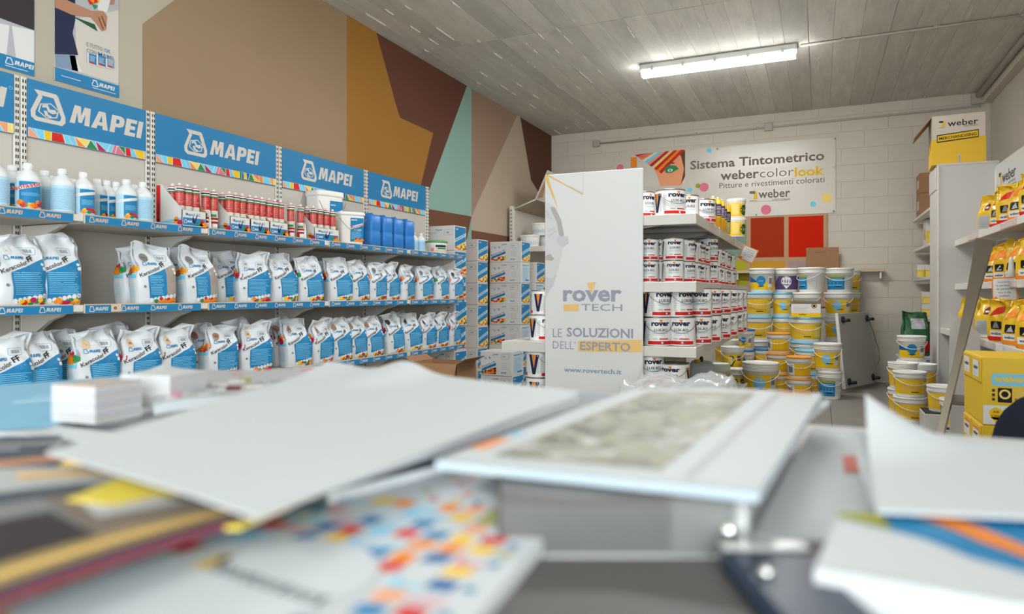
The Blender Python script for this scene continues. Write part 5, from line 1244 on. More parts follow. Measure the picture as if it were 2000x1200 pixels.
# yellow grout and adhesive bags
m_ybag = mat('yellow_bag_film', (218, 176, 24), .32, noise=.06, nscale=20, coat=.2)
def ybag_art(a, w, h, st):
    W2 = w / 2 * .96
    if st == 0:
        a.rect(-W2, h * .02, W2, h * .12, 'red', 1, 5, 2); a.rect(-W2 * .6, h * .12, W2 * .7, h * .26, 'white', 2, 5, 2); a.text('weber', 0, h * .165, h * .06, 'coal', 3, bold=.02, align='C', w=W2 * 1.1); a.rrect(-W2 * .5, h * .30, W2 * .45, h * .48, .008, 'black', 2); a.poly([(-W2 * .35, h * .32), (W2 * .3, h * .32), (W2 * .1, h * .46), (-W2 * .1, h * .46)], 'grey', 3)
        a.poly([(-W2 * .6, h * .60), (W2 * .5, h * .68), (W2 * .55, h * .84), (-W2 * .3, h * .8)], 'red', 2)
    elif st == 1:
        a.rect(-W2, h * .02, W2, h * .16, 'orange', 1, 5, 2); a.rect(-W2 * .7, h * .1, W2 * .7, h * .24, 'white', 2, 5, 2); a.text('weber', 0, h * .14, h * .06, 'coal', 3, bold=.02, align='C', w=W2 * 1.1); a.rrect(-W2 * .5, h * .27, W2 * .5, h * .45, .008, 'black', 2); a.poly([(-W2 * .3, h * .29), (W2 * .35, h * .29), (W2 * .1, h * .43)], 'lgrey', 3)
        a.poly([(-W2 * .7, h * .55), (0, h * .62), (W2 * .7, h * .55), (W2 * .6, h * .82), (-W2 * .6, h * .82)], 'orange', 2); a.poly([(-W2 * .2, h * .84), (0, h * .62), (W2 * .2, h * .84)], 'yellow', 3)
    else:
        a.rect(-W2 * .8, h * .1, W2 * .75, h * .46, 'lgrey', 1, 5, 6); a.lines(-W2 * .7, h * .14, W2 * .6, h * .44, 10, 'grey', 2, .25); a.rect(-W2, h * .02, W2, h * .09, 'white', 1, 5, 1); a.poly([(-W2 * .2, h * .6), (W2 * .25, h * .6), (W2 * .3, h * .74), (W2 * .05, h * .8), (-W2 * .2, h * .72)], 'maroon', 2); a.rect(-W2 * .1, h * .65, W2 * .2, h * .7, 'white', 3)
YB_ = []
for st in range(3):
    for sd in range(2):
        K = Kit(); sh = BagShape(.17, .11, .265, 60 + st * 3 + sd, lean=.02 * (sd * 2 - 1)); K.add('bag_body', sh.body(m_ybag).mesh('yellow_bag_body')); a = Art(); ybag_art(a, sh.w, sh.h, st); K.add('front_print', a.mesh('front_print', curved(sh.front)))
        a = Art(); a.rect(-sh.d * .35, sh.h * .1, sh.d * .35, sh.h * .3, ('white', 'orange', 'lgrey')[st], 1, 2, 4); a.rect(-sh.d * .3, sh.h * .4, sh.d * .3, sh.h * .6, ('red', 'red', 'blue')[st], 1, 2, 4); K.add('side_print', a.mesh('side_print', lambda u, v, l, s_=sh: s_.side(u, v, l)))
        YB_.append(K)
def ybag(j, n, px, st, row, lab, X):
    y = yat(px, X); rr = random.Random(n + j * 11)
    YB_[st * 2 + n % 2].place('yellow_bag', lab, 'bag', (X, y, RS[j] + .001), -PI / 2 + .55 + rr.uniform(-.2, .2), 'yellow bags on the right shelving')
for n, (px, st) in enumerate(((1938, 2), (1960, 0), (1978, 0), (1999, 1), (2025, 0))): ybag(0, n, px, st, 0, 'yellow bag on the top right shelf, %s from the end panel' % ORD[n], 1.17)
for n, (px, st) in enumerate(((1926, 2), (1948, 1), (1968, 1), (1992, 1), (2020, 1))): ybag(1, n, px, st, 0, 'yellow bag on the middle right shelf, %s from the end panel' % ORD[n], 1.17)
for n, (px, st) in enumerate(((1899, 2), (1935, 2), (1962, 0), (1990, 1), (2022, 1))): ybag(2, n, px, st, 0, 'yellow bag on the lowest right shelf, %s from the end panel' % ORD[n], 1.06)
for n, (px, st) in enumerate(((1950, 1), (1985, 0))): ybag(2, n + 7, px, st, 1, 'yellow bag in the rear row of lowest right shelf, %s' % ORD[n], 1.22)
for n, (px, st) in enumerate(((1948, 0), (1985, 1))): ybag(1, n + 5, px, st, 1, 'yellow bag in the rear row of middle right shelf, %s' % ORD[n], 1.29)
K = Kit(); K.add('body', MB().lathe([(.022, 0), (.024, .004), (.012, .13), (.008, .15)], m_cartw, 14).mesh('nozzle_bottle')); K.add('base_ring', MB().lathe([(.027, 0), (.027, .02), (.024, .022)], m_cartw, 14).mesh('base_ring'))
K.place('cone_bottle', 'white cone-shaped bottle before the bags on the middle right shelf', 'bottle', (1.10, yat(1975, 1.10), RS[1] + .001))
yy = yat(1962, SX - .02)
t = promo_card('promo_card', 'orange-edged card hanging from the middle right shelf', (SX - .02, yy, 1.07), -PI / 2 + .7, -.03, .165, .155, ['Sottoscrivi', 'la particella', 'del pavimento', 'non ti dia', 'problemi'])
MB().box(-.01, .004, .06, .01, .012, .078, m_cartw).build('clip', t)
yy = yat(1862, .93)
t = promo_card('promo_card', 'small white card seen edge-on behind the ladder', (xat(1867, 6.96), 6.962, .645), 0, -.03, .09, .13, [])

# rear shelves along the right wall, behind the end panel
rr_ = thing('rear_shelving', 'narrow wall shelves with cartons behind the tall end panel', 'shelving', (1.5, 8.3, 0))
MB().bbox(.0, -.8, .05, .02, .82, 2.0, m_endp, .003).build('back_panel', rr_)
tips = [W(1783, 430, Y=9.08).z, W(1782, 489, Y=9.08).z, W(1781, 545, Y=9.08).z, W(1778, 616, Y=9.08).z]
for z in tips: MB().bbox(xat(1783, 9.08) - 1.5, -.84, z - .03, 0, .80, z, m_gsh, .003).build('shelf', rr_)
for yy in (-.78, .78): MB().bbox(-.04, yy - .015, 0, 0, yy + .015, 2.0, m_up, .003).build('upright', rr_)
def small_carton(label, px, Y, z, w, d, h, m, art=None):
    t = thing('small_carton', label, 'carton', (xat(px, Y) + w / 2, Y, z + .001)); MB().bbox(-w / 2, -d / 2, 0, w / 2, d / 2, h, m, .003).build('carton_body', t)
    a = Art()
    if art: art(a, w, h)
    else: a.rect(-w * .1, h * .35, w * .3, h * .7, 'offwhite', 1)
    a.build('print', on_front(-d / 2), t)
    b2 = Art(); b2.rect(-d * .3, h * .3, d * .2, h * .7, 'offwhite' if not art else 'yellow', 1); b2.build('side_print', on_left(-w / 2), t)
def ybox(a, w, h): a.rect(-w * .48, h * .05, w * .48, h * .6, 'yellow', 1); a.rect(-w * .4, h * .1, w * .2, h * .5, 'lyellow', 2)
small_carton('lower brown carton on the highest rear shelf', 1793, 8.8, tips[0], .26, .3, .25, m_kraft); small_carton('upper brown carton with white label on the highest rear shelf', 1793, 8.8, tips[0] + .252, .26, .3, .22, m_kraft)
small_carton('yellow and white carton on the second rear shelf', 1806, 8.7, tips[1], .2, .25, .3, m_card, ybox)
for n, q in enumerate((1790, 1804)): small_carton('small yellow-white carton on the third rear shelf, %s from left' % ORD[n], q, 8.6 - .0 * n, tips[2], .075, .1, .14, m_card, ybox)
for n in range(2): small_carton('small yellow-white carton on the fourth rear shelf, %s one' % ('lower', 'upper')[n], 1799, 8.6, tips[3] + n * .135, .12, .12, .133, m_card, ybox)
small_carton('plain brown carton on the floor under the rear shelves', 1797, 8.2, .3, .26, .3, .45, m_kraft); small_carton('white base carton beneath the brown one', 1797, 8.2, 0, .26, .3, .298, m_card)
# green and red sack
sh = BagShape(.24, .13, .42, 91, .05); K = Kit(); K.add('bag_body', sh.body(mat('green_sack_film', (46, 92, 58), .4, noise=.1)).mesh('sack_body')); a = Art(); a.rect(-.1, .04, .11, .14, 'red', 1, 6, 3); a.rect(-.05, .26, .09, .36, 'lgrey', 1, 5, 4); a.rect(-.1, .15, .1, .2, 'green', 1, 5, 2); K.add('front_print', a.mesh('front_print', curved(sh.front)))
K.place('green_sack', 'green and red sack behind the small bucket stack', 'bag', (xat(1788, 7.75), 7.75, .44), .2)
t = thing('sack_crate', 'grey crate under the green and red sack', 'crate', (xat(1790, 7.75), 7.75, 0)); MB().bbox(-.16, -.14, 0, .16, .14, .43, m_jc, .006).build('crate_body', t); MB().bbox(-.17, -.15, .40, .17, .15, .438, m_jc, .006).build('rim', t)
# buckets beside the end panel
g2 = 'buckets beside the tall end panel'
for q in range(2): bucket(1777, 6.45, q * .205, .122, .204, 'w', 'yellow', 'yellow bucket in the front pair before the end panel, %s one' % ('lower', 'upper')[q], .3, True, 3, g2)
for q in range(2): bucket(1764, 6.80, q * .225, .12, .224, 'n' if q else 'w', 'yellow', 'yellow bucket behind-left of the front pair, %s one' % ('lower', 'upper')[q], 0, True, 3, g2)
for q in range(2): bucket(1799, 6.85, q * .22, .12, .219, 'n' if q else 'w', 'panel', 'yellow bucket behind-right of the front pair, %s one' % ('lower', 'upper')[q], 0, True, 3, g2)
for q, st in enumerate(('yellow', 'yellow', 'pinw')): bucket(1780, 7.12, q * .222, .115, .221, 'w', st, 'bucket in the tallest small stack by the end panel, %s from bottom' % ORD[q], .1, True, 3, g2)
for q in range(3): bucket(1809, 7.4, q * .2, .10, .199, 'w', 'yellow', 'slim bucket squeezed against the end panel, %s from bottom' % ORD[q], 0, True, 3, g2) if False else None
pk = W(1837, 780, Y=5.75)
t = thing('white_pedestal', 'low white box carrying a bucket in front of the end panel', 'box', (xat(1840, 5.9), 5.9, 0)); MB().bbox(-.13, -.13, 0, .13, .13, .17, m_endp, .004).build('box_body', t); MB().bbox(-.125, -.125, .17, .125, .125, .178, m_blk, .002).build('pad', t)
bucket(1840, 5.9, .178, .10, .19, 'w', 'yellow', 'white and yellow bucket on a low white box by the ladder', .2, True, 3, g2)
bucket(1873, 5.7, .1, .12, .2, 'w', 'yellow', 'white bucket with wire handle half hidden by the yellow cartons', .5, True, 3, g2)
t = thing('white_pedestal', 'low white block under the wire-handled bucket', 'box', (xat(1873, 5.7), 5.7, 0)); MB().bbox(-.12, -.12, 0, .12, .12, .095, m_endp, .004).build('box_body', t); MB().bbox(-.11, -.11, .095, .11, .11, .099, m_blk, .001).build('pad', t)

# merchandising carton on top of the end panel
MZ = RZT + .021
t = thing('merchandising_carton', 'yellow and white open carton on top of the end panel', 'carton', (xat(1876, PY), PY + .21, MZ), -.06)
w = .40; d = .34; h = .43
m_myel = mat('carton_yellow', (214, 172, 24), .5); m_mwh = mat('carton_cream', (196, 184, 170), .55)
MB().box(-w / 2, -d / 2, 0, w / 2, d / 2, h * .52, m_myel).box(-w / 2, -d / 2, h * .52, w / 2, -d / 2 + .005, h, m_mwh).box(-w / 2, d / 2 - .005, h * .52, w / 2, d / 2, h, m_mwh).box(-w / 2, -d / 2, h * .52, -w / 2 + .005, d / 2, h, m_mwh).box(w / 2 - .005, -d / 2, h * .52, w / 2, d / 2, h, m_mwh).build('carton_body', t)
MB().box(0, -d / 2 + .01, 0, .2, d / 2 - .01, .005, m_kraft, Matrix.Translation((-w / 2, 0, h - .01)) @ Matrix.Rotation(PI, 4, 'Z') @ Matrix.Rotation(.9, 4, 'Y')).build('flap', t)
MB().box(-w / 2, -.02, h - .006, w / 2, d / 2 - .02, h, m_kraft).build('flap', t)
a = Art(); wlogo(a, -w * .36, h * .76, h * .14, 'coal', 1); a.text('weber', -w * .2, h * .77, h * .12, 'coal', 1, bold=.012, w=w * .56); a.text('SAINT-GOBAIN', w * .1, h * .735, h * .025, 'coal', 1, w=w * .25)
a.raw([(-w * .4, h * .45), (w * .37, h * .50), (w * .37, h * .66), (-w * .4, h * .61), (-w * .385, h * .475), (w * .355, h * .52), (w * .355, h * .64), (-w * .385, h * .59)], [(0, 1, 5, 4), (1, 2, 6, 5), (2, 3, 7, 6), (3, 0, 4, 7)], 'coal', 2); a.quad((-w * .385, h * .475), (w * .355, h * .52), (w * .355, h * .64), (-w * .385, h * .59), 'yellow', 1); a.text('MERCHANDISING', -w * .355, h * .505, h * .055, 'coal', 3, bold=.02, w=w * .69, rot=.06)
a.rect(w * .0, h * .01, w * .045, h * .19, 'offwhite', 1); a.rect(w * .0, h * .9, w * .045, h, 'offwhite', 3); a.lines(w * .005, h * .02, w * .04, h * .18, 8, 'coal', 2, .4); a.build('print', on_front(-d / 2), t)
a = Art(); a.raw([(-d * .4, h * .3), (d * .35, h * .4), (d * .35, h * .62), (-d * .4, h * .5), (-d * .36, h * .33), (d * .31, h * .42), (d * .31, h * .59), (-d * .36, h * .48)], [(0, 1, 5, 4), (1, 2, 6, 5), (2, 3, 7, 6), (3, 0, 4, 7)], 'coal', 1); a.build('side_print', on_left(-w / 2), t)

# yellow product cartons standing on the floor at the right
m_yc = mat('product_carton_yellow', (208, 172, 30), .5)
cx, cy = xat(1918, 3.19), 3.19; w, d, h = .46, .36, .266
for q in range(3):
    t = thing('product_carton', ['yellow product carton at the bottom of the right stack', 'yellow product carton in the middle of the right stack', 'yellow product carton with blue title on top of the right stack'][q], 'carton', (cx + w / 2, cy + d / 2, q * h + .001), 0, 'yellow product cartons')
    MB().bbox(-w / 2, -d / 2, 0, w / 2, d / 2, h - .002, m_yc, .003).build('carton_body', t)
    a = Art(); a.rect(-w * .5 + .003, .003, w * .5 - .003, h * .29, 'white', 1); a.disc(-w * .40, h * .17, .024, 'yellow', 2, 14); a.poly([(-w * .40 - .018, h * .12), (-w * .40 + .018, h * .12), (-w * .40, h * .03)], 'yellow', 2); a.text('AIR', -w * .40, h * .18, .009, 'coal', 3, align='C', bold=.01); a.text('CARE', -w * .40, h * .12, .009, 'coal', 3, align='C', bold=.01)
    a.rrect(-w * .435, h * .58, w * .2, h * .76, .012, 'lblue', 1); a.text('weberdry', -w * .415, h * .64, .024, 'yellow', 2, bold=.03, w=.15)
    a.rect(-w * .39, h * .34, -w * .29, h * .55, 'black', 1); a.disc(-w * .34, h * .46, .019, 'lyellow', 2, 16, hole=.012); a.lines(-w * .27, h * .42, -w * .1, h * .54, 5, 'mustard', 1, .4); a.text('BEIGE', -w * .27, h * .36, .012, 'coal', 1, bold=.01); a.rect(-w * .08, h * .34, w * .2, h * .55, 'white', 1); a.lines(-w * .06, h * .36, w * .18, h * .54, 6, 'lgrey', 2, .4)
    for k in range(3): a.rect(-w * .43, h * (.36 + .065 * k), -w * .41, h * (.40 + .065 * k), 'coal', 1)
    a.build('front_print', on_front(-d / 2), t)
    # flaps seen on the left flank, each with a pasted label
    for u0, u1 in ((-d * .48, -d * .02), (d * .02, d * .48)):
        fl_ = MB().bbox(-w / 2 - .005, u0, h * .62, -w / 2 - .0005, u1, h * .97, m_yc, .001).build('side_flap', t)
        c = -(u0 + u1) / 2; b2 = Art(); b2.rect(c - .055, h * .68, c + .055, h * .92, 'white', 1); b2.text('weber', c, h * .79, .017, 'coal', 2, bold=.02, align='C', w=.08); b2.rect(c - .055, h * .88, c + .055, h * .92, 'orange' if q < 2 else 'white', 2); b2.lines(c - .04, h * .71, c + .03, h * .77, 2, 'lgrey', 2, .3); b2.build('label_print', on_left(-w / 2 - .005), fl_)
    a = Art(); a.disc(.08, 0, .05, 'lyellow', 1, 14); a.build('top_print', lambda u, v, l: (u, v, h - .002 + LY * l), t)
# aluminium step ladder leaning back beside the shelving
m_lad = mat('aged_aluminium', (118, 110, 98), .32, .85)
A = Vector((.60, 4.64, 0)); B_ = W(1926, 468, Y=5.02)
back = Vector((.062, .30, 0))
t = thing('step_ladder', 'narrow aluminium step ladder leaning beside the yellow cartons', 'ladder', A)
up = (B_ - A); n_ = back.normalized(); side = up.cross(n_).normalized(); un = up.normalized()
for q in (0, 1):
    o = back * q; vs = []
    for (p, wd) in ((Vector((0, 0, 0)), .034), (up * .45, .036), (up * .72, .055), (up, .088)):
        for a_, b_ in ((-1, -1), (1, -1), (1, 1), (-1, 1)): vs.append(o + p + side * (wd * .5 * a_ + wd * .1) + n_ * .012 * b_)
    fs = [(0, 3, 2, 1), (12, 13, 14, 15)] + [(4 * j + k, 4 * j + (k + 1) % 4, 4 * j + 4 + (k + 1) % 4, 4 * j + 4 + k) for j in range(3) for k in range(4)]
    MB().add(vs, fs, m_lad).build('rail', t)
for z in (.10, .40):
    p = up * (z / up.z)
    M_ = Matrix.Translation(p) @ Matrix.Rotation(math.atan2(back.y, back.x), 4, 'Z')
    MB().bbox(0, -.12, -.012, back.length, .02, .012, m_lad, .003, M_).build('step', t)
# ================================================================== COUNTER AND THE PRINTED MATTER ON IT
CT = .90
m_top = mat('counter_laminate', (196, 198, 200), .35, noise=.03, nscale=6); m_front = mat('counter_front', (176, 176, 174), .5)
ct = thing('counter', 'pale laminate counter covered with papers in the foreground', 'counter', (-.6, .4, 0))
MB().bbox(-.50, -.35, CT - .035, 1.75, .43, CT, m_top, .004).build('counter_top', ct)
MB().bbox(-.46, .34, 0, 1.7, .37, CT - .035, m_front, .003).build('front_panel', ct)
for x in (-.46, .05, 1.67): MB().bbox(x, -.3, 0, x + .03, .34, CT - .035, m_front, .003).build('side_panel', ct)

def bez(a, b, c, d, u, v): return (a * (1 - u) + b * u) * (1 - v) + (d * (1 - u) + c * u) * v
class Sheet:
    """paper or booklet lying on the counter: near-left, near-right, far-right, far-left corners; thickness th; lift(u,v) raises it"""
    def __init__(s, corners, th, lift=None, n=18):
        s.c = [Vector(c) for c in corners]; s.th = th; s.lift = lift or (lambda u, v: 0); s.n = n
    def top(s, u, v, l=0):
        p = bez(*s.c, u, v); return Vector((p.x, p.y, p.z + s.lift(u, v) + .0003 * l))
    def mesh(s, m, medge=None, name='sheet'):
        n = s.n; b = MB(); N = n + 1
        up = [s.top(i / n, j / n) for j in range(N) for i in range(N)]; dn = [p - Vector((0, 0, s.th)) for p in up]
        q = lambda i, j: j * N + i
        b.add(up, [(q(i, j), q(i + 1, j), q(i + 1, j + 1), q(i, j + 1)) for j in range(n) for i in range(n)], m, True)
        b.add(dn, [(q(i, j), q(i, j + 1), q(i + 1, j + 1), q(i + 1, j)) for j in range(n) for i in range(n)], m, True)
        ring = [(i, 0) for i in range(n)] + [(n, j) for j in range(n)] + [(n - i, n) for i in range(n)] + [(0, n - j) for j in range(n)]
        vs = [up[q(*r)] for r in ring] + [dn[q(*r)] for r in ring]; k = len(ring)
        b.add(vs, [(i, (i + 1) % k, k + (i + 1) % k, k + i) for i in range(k)], medge or m, False)
        return b
    def fn(s):
        f = lambda u, v, l: s.top(u, v, l + 1); f.maxe = .06; return f
m_paper = mat('white_paper', (186, 191, 194), .6); m_edge = mat('paper_edges', (190, 192, 194), .8, noise=.1, nscale=150); m_gloss = mat('glossy_cover', (186, 191, 194), .3)
def paper(name, label, cat, px, z, th, mt=None, lift=None, art=None, edge=None, group=None, n=18):
    """px: photo points of the near-left, near-right, far-right, far-left corners; z: height(s) of its top above the floor"""
    zs = z if isinstance(z, (list, tuple)) else [z] * 4
    c = [W(a, b, Z=q) for (a, b), q in zip(px, zs)]
    base = Vector((sum(v.x for v in c) / 4, sum(v.y for v in c) / 4, min(zs) - th)); c = [v - base for v in c]
    t = thing(name, label, cat, base, 0, group); sh = Sheet(c, th, lift, n)
    sh.mesh(mt or m_paper, edge).build('cover' if cat in ('magazine', 'brochure', 'booklet', 'book') else 'sheet', t)
    if art:
        a = Art(); art(a); a.build('print', sh.fn(), t)
    return t
def curl(k, pu, pv, amp, w=3.0):
    return lambda u, v: amp * max(0, 1 - w * math.hypot(u - pu, v - pv)) ** 2
# -- far left: blue folder, printed leaflets
def art_blue(a): a.rect(0, 0, 1, 1, mat('folder_blue', (118, 172, 200), .45), 1, 4, 4); a.rect(.3, .45, .6, .5, 'paleblue', 2); a.rect(.35, .55, .5, .58, 'paleblue', 2)
paper('blue_folder', 'pale blue folder at the far left of the counter', 'folder', [(-200, 856), (90, 838), (395, 724), (-30, 756)], CT + .012, .011, None, None, art_blue)
def art_leaf(a):
    rr = random.Random(8); a.rect(0, 0, 1, 1, 'lgrey', 1, 3, 3)
    for k in range(26): u, v = rr.random() * .9, rr.random() * .85; a.rect(u, v, u + rr.uniform(.04, .1), v + rr.uniform(.03, .15), rr.choice(['slate', 'maroon', 'pink', 'white', 'white', 'grey', 'olive']), 2)
paper('leaflet', 'long printed leaflet along the far edge of the counter', 'leaflet', [(300, 790), (640, 748), (692, 714), (300, 730)], CT + .028, .012, None, lambda u, v: .002 * math.sin(9 * u), art_leaf)
paper('paper_sheet', 'white sheet with a raised corner behind the card stacks', 'paper', [(215, 760), (420, 752), (380, 722), (270, 728)], [CT + .017] * 4, .003, None, curl(0, .45, 1, .012, 1.6))
# -- stacks of small cards
def card_stack(label, pxn, z, L1, L2, rz, n, cols, seed):
    p = W(*pxn, Z=z); t = thing('card_stack', label, 'card stack', (p.x, p.y, z), rz, 'stacks of small cards'); rr = random.Random(seed)
    h = .038 / n
    for k in range(n):
        o = rr.uniform(-.001, .001); MB().box(o, o, k * h, L1 + o, L2 + o, k * h + h * .9, cols[k % len(cols)]).build('card', t)
m_c1 = mat('card_white', (190, 191, 192), .5); m_c2 = mat('card_brown_edge', (172, 162, 156), .6); m_c3 = mat('card_lilac_edge', (168, 166, 174), .6)
p0 = W(186, 829, Z=CT + .013); p1 = W(270, 812, Z=CT + .013)
az = math.atan2(p1.y - p0.y, p1.x - p0.x)
card_stack('stack of small white cards on the left beside the blue folder', (186, 829), CT + .013, .057, .060, az, 18, [m_c1, m_c1, m_c2, m_c1, m_c3], 1)
card_stack('second white card stack, touching the large white sheet', (332, 800), CT + .013, .06, .070, az + .05, 18, [m_c1], 2)
# -- white sheet and dark magazines at the left edge
paper('paper_sheet', 'narrow white sheet in front of the left card stack', 'paper', [(-60, 838), (240, 868), (250, 848), (20, 822)], CT + .012, .002)
def art_dark(a):
    a.rect(0, 0, 1, 1, 'steel', 1, 4, 4); a.rect(0, .1, .7, .3, 'coal', 2); a.rect(.1, .55, 1, .75, 'grey', 2); a.rect(.0, .42, .8, .5, 'slate', 2)
paper('magazine', 'grey-covered magazine at the left edge of the counter', 'magazine', [(-260, 930), (70, 900), (122, 852), (-160, 858)], CT + .016, .015, None, None, art_dark, m_edge)
def art_skin(a):
    a.rect(0, 0, 1, 1, 'steel', 1, 4, 4); a.poly([(.25, .55), (.95, .8), (1, .98), (.3, .8)], 'skin', 2); a.poly([(.3, .3), (.9, .55), (.95, .72), (.3, .5)], 'coal', 2); a.poly([(.82, .35), (1, .5), (1, .85), (.9, .75)], 'yellow', 3)
paper('magazine', 'magazine with a skin-toned picture under the large white sheet', 'magazine', [(-330, 1010), (150, 960), (170, 885), (-200, 900)], CT + .021, .008, None, None, art_skin, m_edge)
# -- dark and golden magazine in the left foreground
def art_gold(a):
    g = mat('print_dull_gold', (150, 128, 78), .5); a.rect(0, 0, 1, 1, 'grey', 1, 4, 4); a.rect(0, 0, 1, .03, 'navy', 2, 4); a.rect(0, .03, 1, .13, g, 2, 4); a.rect(0, .06, 1, .085, 'mustard', 3, 4); a.rect(0, .13, .52, .40, 'coal', 2, 4)
    a.poly([(.52, .13), (1, .13), (1, .6), (.56, .6)], 'warmgrey', 2); a.poly([(.58, .26), (.82, .24), (.78, .46), (.62, .46)], 'lgrey', 3); a.rect(0, .40, .58, .54, 'grey', 2, 3); a.rect(0, .54, .72, .66, 'steel', 3, 3); a.rect(0, .66, .9, 1, 'lgrey', 3, 3); a.poly([(.6, .80), (.9, .76), (.9, .86), (.62, .9)], 'mustard', 4)
paper('magazine', 'golden-edged magazine with grey cover in the left foreground', 'magazine', [(-330, 1290), (560, 992), (230, 915), (-420, 960)], CT + .031, .004, m_gloss, lambda u, v: .004 * math.sin(3 * u), art_gold, mat('plum_edge', (110, 40, 56), .6))
paper('yellow_flyer', 'yellow flyer peeping out under the large white sheet', 'flyer', [(130, 985), (470, 1024), (760, 898), (400, 870)], CT + .034, .002, mat('yellow_paper', (206, 186, 70), .5), lambda u, v: .003 * math.sin(5 * u + 1))
# -- large white sheets in the middle
def lift_main(u, v):
    g = .014 * math.exp(-((u - .36) / .10) ** 2) * max(0, v - .72) / .28 + .007 * math.exp(-((u - .02) / .12) ** 2) * max(0, v - .8) / .2
    return g + .004 * math.sin(2.5 * u + 1) * v - .002 * max(0, 1 - 4 * math.hypot(u - 1, v))
paper('brochure', 'slate grey brochure under the right edge of the white sheet', 'brochure', [(640, 962), (880, 905), (1240, 772), (1010, 765)], CT + .024, .018, mat('slate_cover', (128, 138, 148), .3), None, None, m_edge)
paper('booklet', 'white booklet lying under the large white sheet', 'booklet', [(190, 872), (520, 960), (1132, 772), (700, 735)], CT + .0455, .011, None, None, None, m_edge)
paper('paper_sheet', 'large white sheet across the middle of the counter', 'paper', [(90, 884), (503, 1004), (1134, 762), (640, 722)], CT + .047, .0009, None, lift_main, None, None, None, 40)
# -- mosaic brochure
def art_mosaic(a):
    rr = random.Random(21); a.rect(0, 0, 1, 1, m_paper, 1, 6, 6)
    cols = ['orange', 'yellow', 'blue', 'orange', 'lblue', 'yellow', 'red', 'olive', 'dblue', 'blue', 'peach']
    NU, NV = 13, 17
    for i in range(NU):
        for j in range(NV):
            u, v = (i + .12) / NU, (j + .12) / NV
            d = math.hypot((u + .04 - .456) / .294, (v + .025 - .218) / .213)
            far = v > .70 or u > .92
            if d < 1.04: continue
            q = rr.random() * (.5 if u < .22 and d < 1.7 else .85); w, h = .76 / NU, .76 / NV; s = rr.uniform(-.012, .012)
            if far:
                if q < .26: w *= .45; h *= .5; a.quad((u, v), (u + w, v + s), (u + w, v + h + s), (u, v + h), rr.choice(cols), 2)
            elif q < .52: a.quad((u, v), (u + w, v + s), (u + w, v + h + s), (u, v + h), rr.choice(cols), 2)
            elif q < .78:
                k = rr.choice(['cyan', 'lblue', 'blue', 'paleblue', 'pink', 'lblue']); a.rect(u, v, u + w * 1.2, v + h * .28, k, 2)
                if rr.random() < .5: a.rect(u, v, u + w * .22, v + h, k, 2)
    a.disc(.456, .218, .294, m_paper, 4, 48, .213)
    a.poly([(.325, .28), (.365, .278), (.372, .33), (.335, .334)], 'yellow', 5); a.poly([(.345, .308), (.378, .302), (.36, .338)], 'black', 6)
    for k in range(11):   # word mark, too soft in the photo to read
        u = .375 + k * .033; v = .286 - k * .0122; a.disc(u, v, .015, 'steel', 5, 12, .014, hole=.008) if k % 3 != 1 else a.rect(u - .008, v - .016, u + .008, v + .018, 'steel', 5)
paper('brochure', 'white brochure scattered with mosaic squares in the foreground', 'brochure', [(-430, 1290), (860, 1290), (1150, 952), (740, 897)], [CT + .009, CT + .009, CT + .014, CT + .018], .0075, m_gloss, lambda u, v: .003 * math.sin(3 * u), art_mosaic, m_edge, None, 24)
# -- photo booklet on a grey box
bx = [W(1042, 974, Z=CT + .0345), W(1462, 974, Z=CT + .0345)]
ax = (bx[1] - bx[0]).normalized(); ay = Vector((-ax.y, ax.x, 0)); Lx = (bx[1] - bx[0]).length
t = thing('grey_case', 'flat grey case under the photo booklet', 'case', bx[0] - Vector((0, 0, .034)), math.atan2(ax.y, ax.x))
m_case = mat('case_grey', (84, 83, 82), .4); m_case2 = mat('case_silver', (190, 192, 190), .25, .4); m_case3 = mat('case_mid_grey', (104, 106, 103), .35)
MB().bbox(-.02, 0, 0, Lx, .24, .0335, m_case, .003).build('case_body', t); MB().bbox(Lx * .62, -.002, .001, Lx * .95, .2, .033, m_case3, .003).build('end_panel', t); MB().bbox(Lx * .93, -.003, .001, Lx + .001, .2, .0332, m_case2, .003).build('end_shell', t); MB().bbox(-.02, -.0025, 0, Lx, .001, .004, m_case2, .001).build('base_strip', t)
MB().lathe([(.004, 0), (.005, .004), (.003, .007)], mat('chrome', (230, 228, 220), .1, 1), 12, M=Matrix.Translation((Lx - .012, -.001, .018)) @ Matrix.Rotation(PI / 2, 4, 'X')).build('catch', t)
def photo_mat():
    m = mat('print_landscape_photo', (140, 140, 130), .5); nt = m.node_tree; b = nt.nodes['Principled BSDF']; b.inputs['Specular IOR Level'].default_value = .2
    tc = nt.nodes.new('ShaderNodeTexCoord'); n = nt.nodes.new('ShaderNodeTexNoise'); n.inputs['Scale'].default_value = 22; n.inputs['Detail'].default_value = 4; n.inputs['Distortion'].default_value = 2.2
    r = nt.nodes.new('ShaderNodeValToRGB'); r.color_ramp.elements[0].position = .3; r.color_ramp.elements[0].color = rgb(84, 88, 82); r.color_ramp.elements[1].position = .72; r.color_ramp.elements[1].color = rgb(200, 200, 194)
    for q, c in ((.42, (122, 124, 116)), (.5, (150, 150, 118)), (.56, (140, 142, 140)), (.63, (176, 178, 174))): e = r.color_ramp.elements.new(q); e.color = rgb(*c)
    nt.links.new(tc.outputs['Object'], n.inputs['Vector']); nt.links.new(n.outputs['Fac'], r.inputs[0]); nt.links.new(r.outputs[0], b.inputs['Base Color']); return m
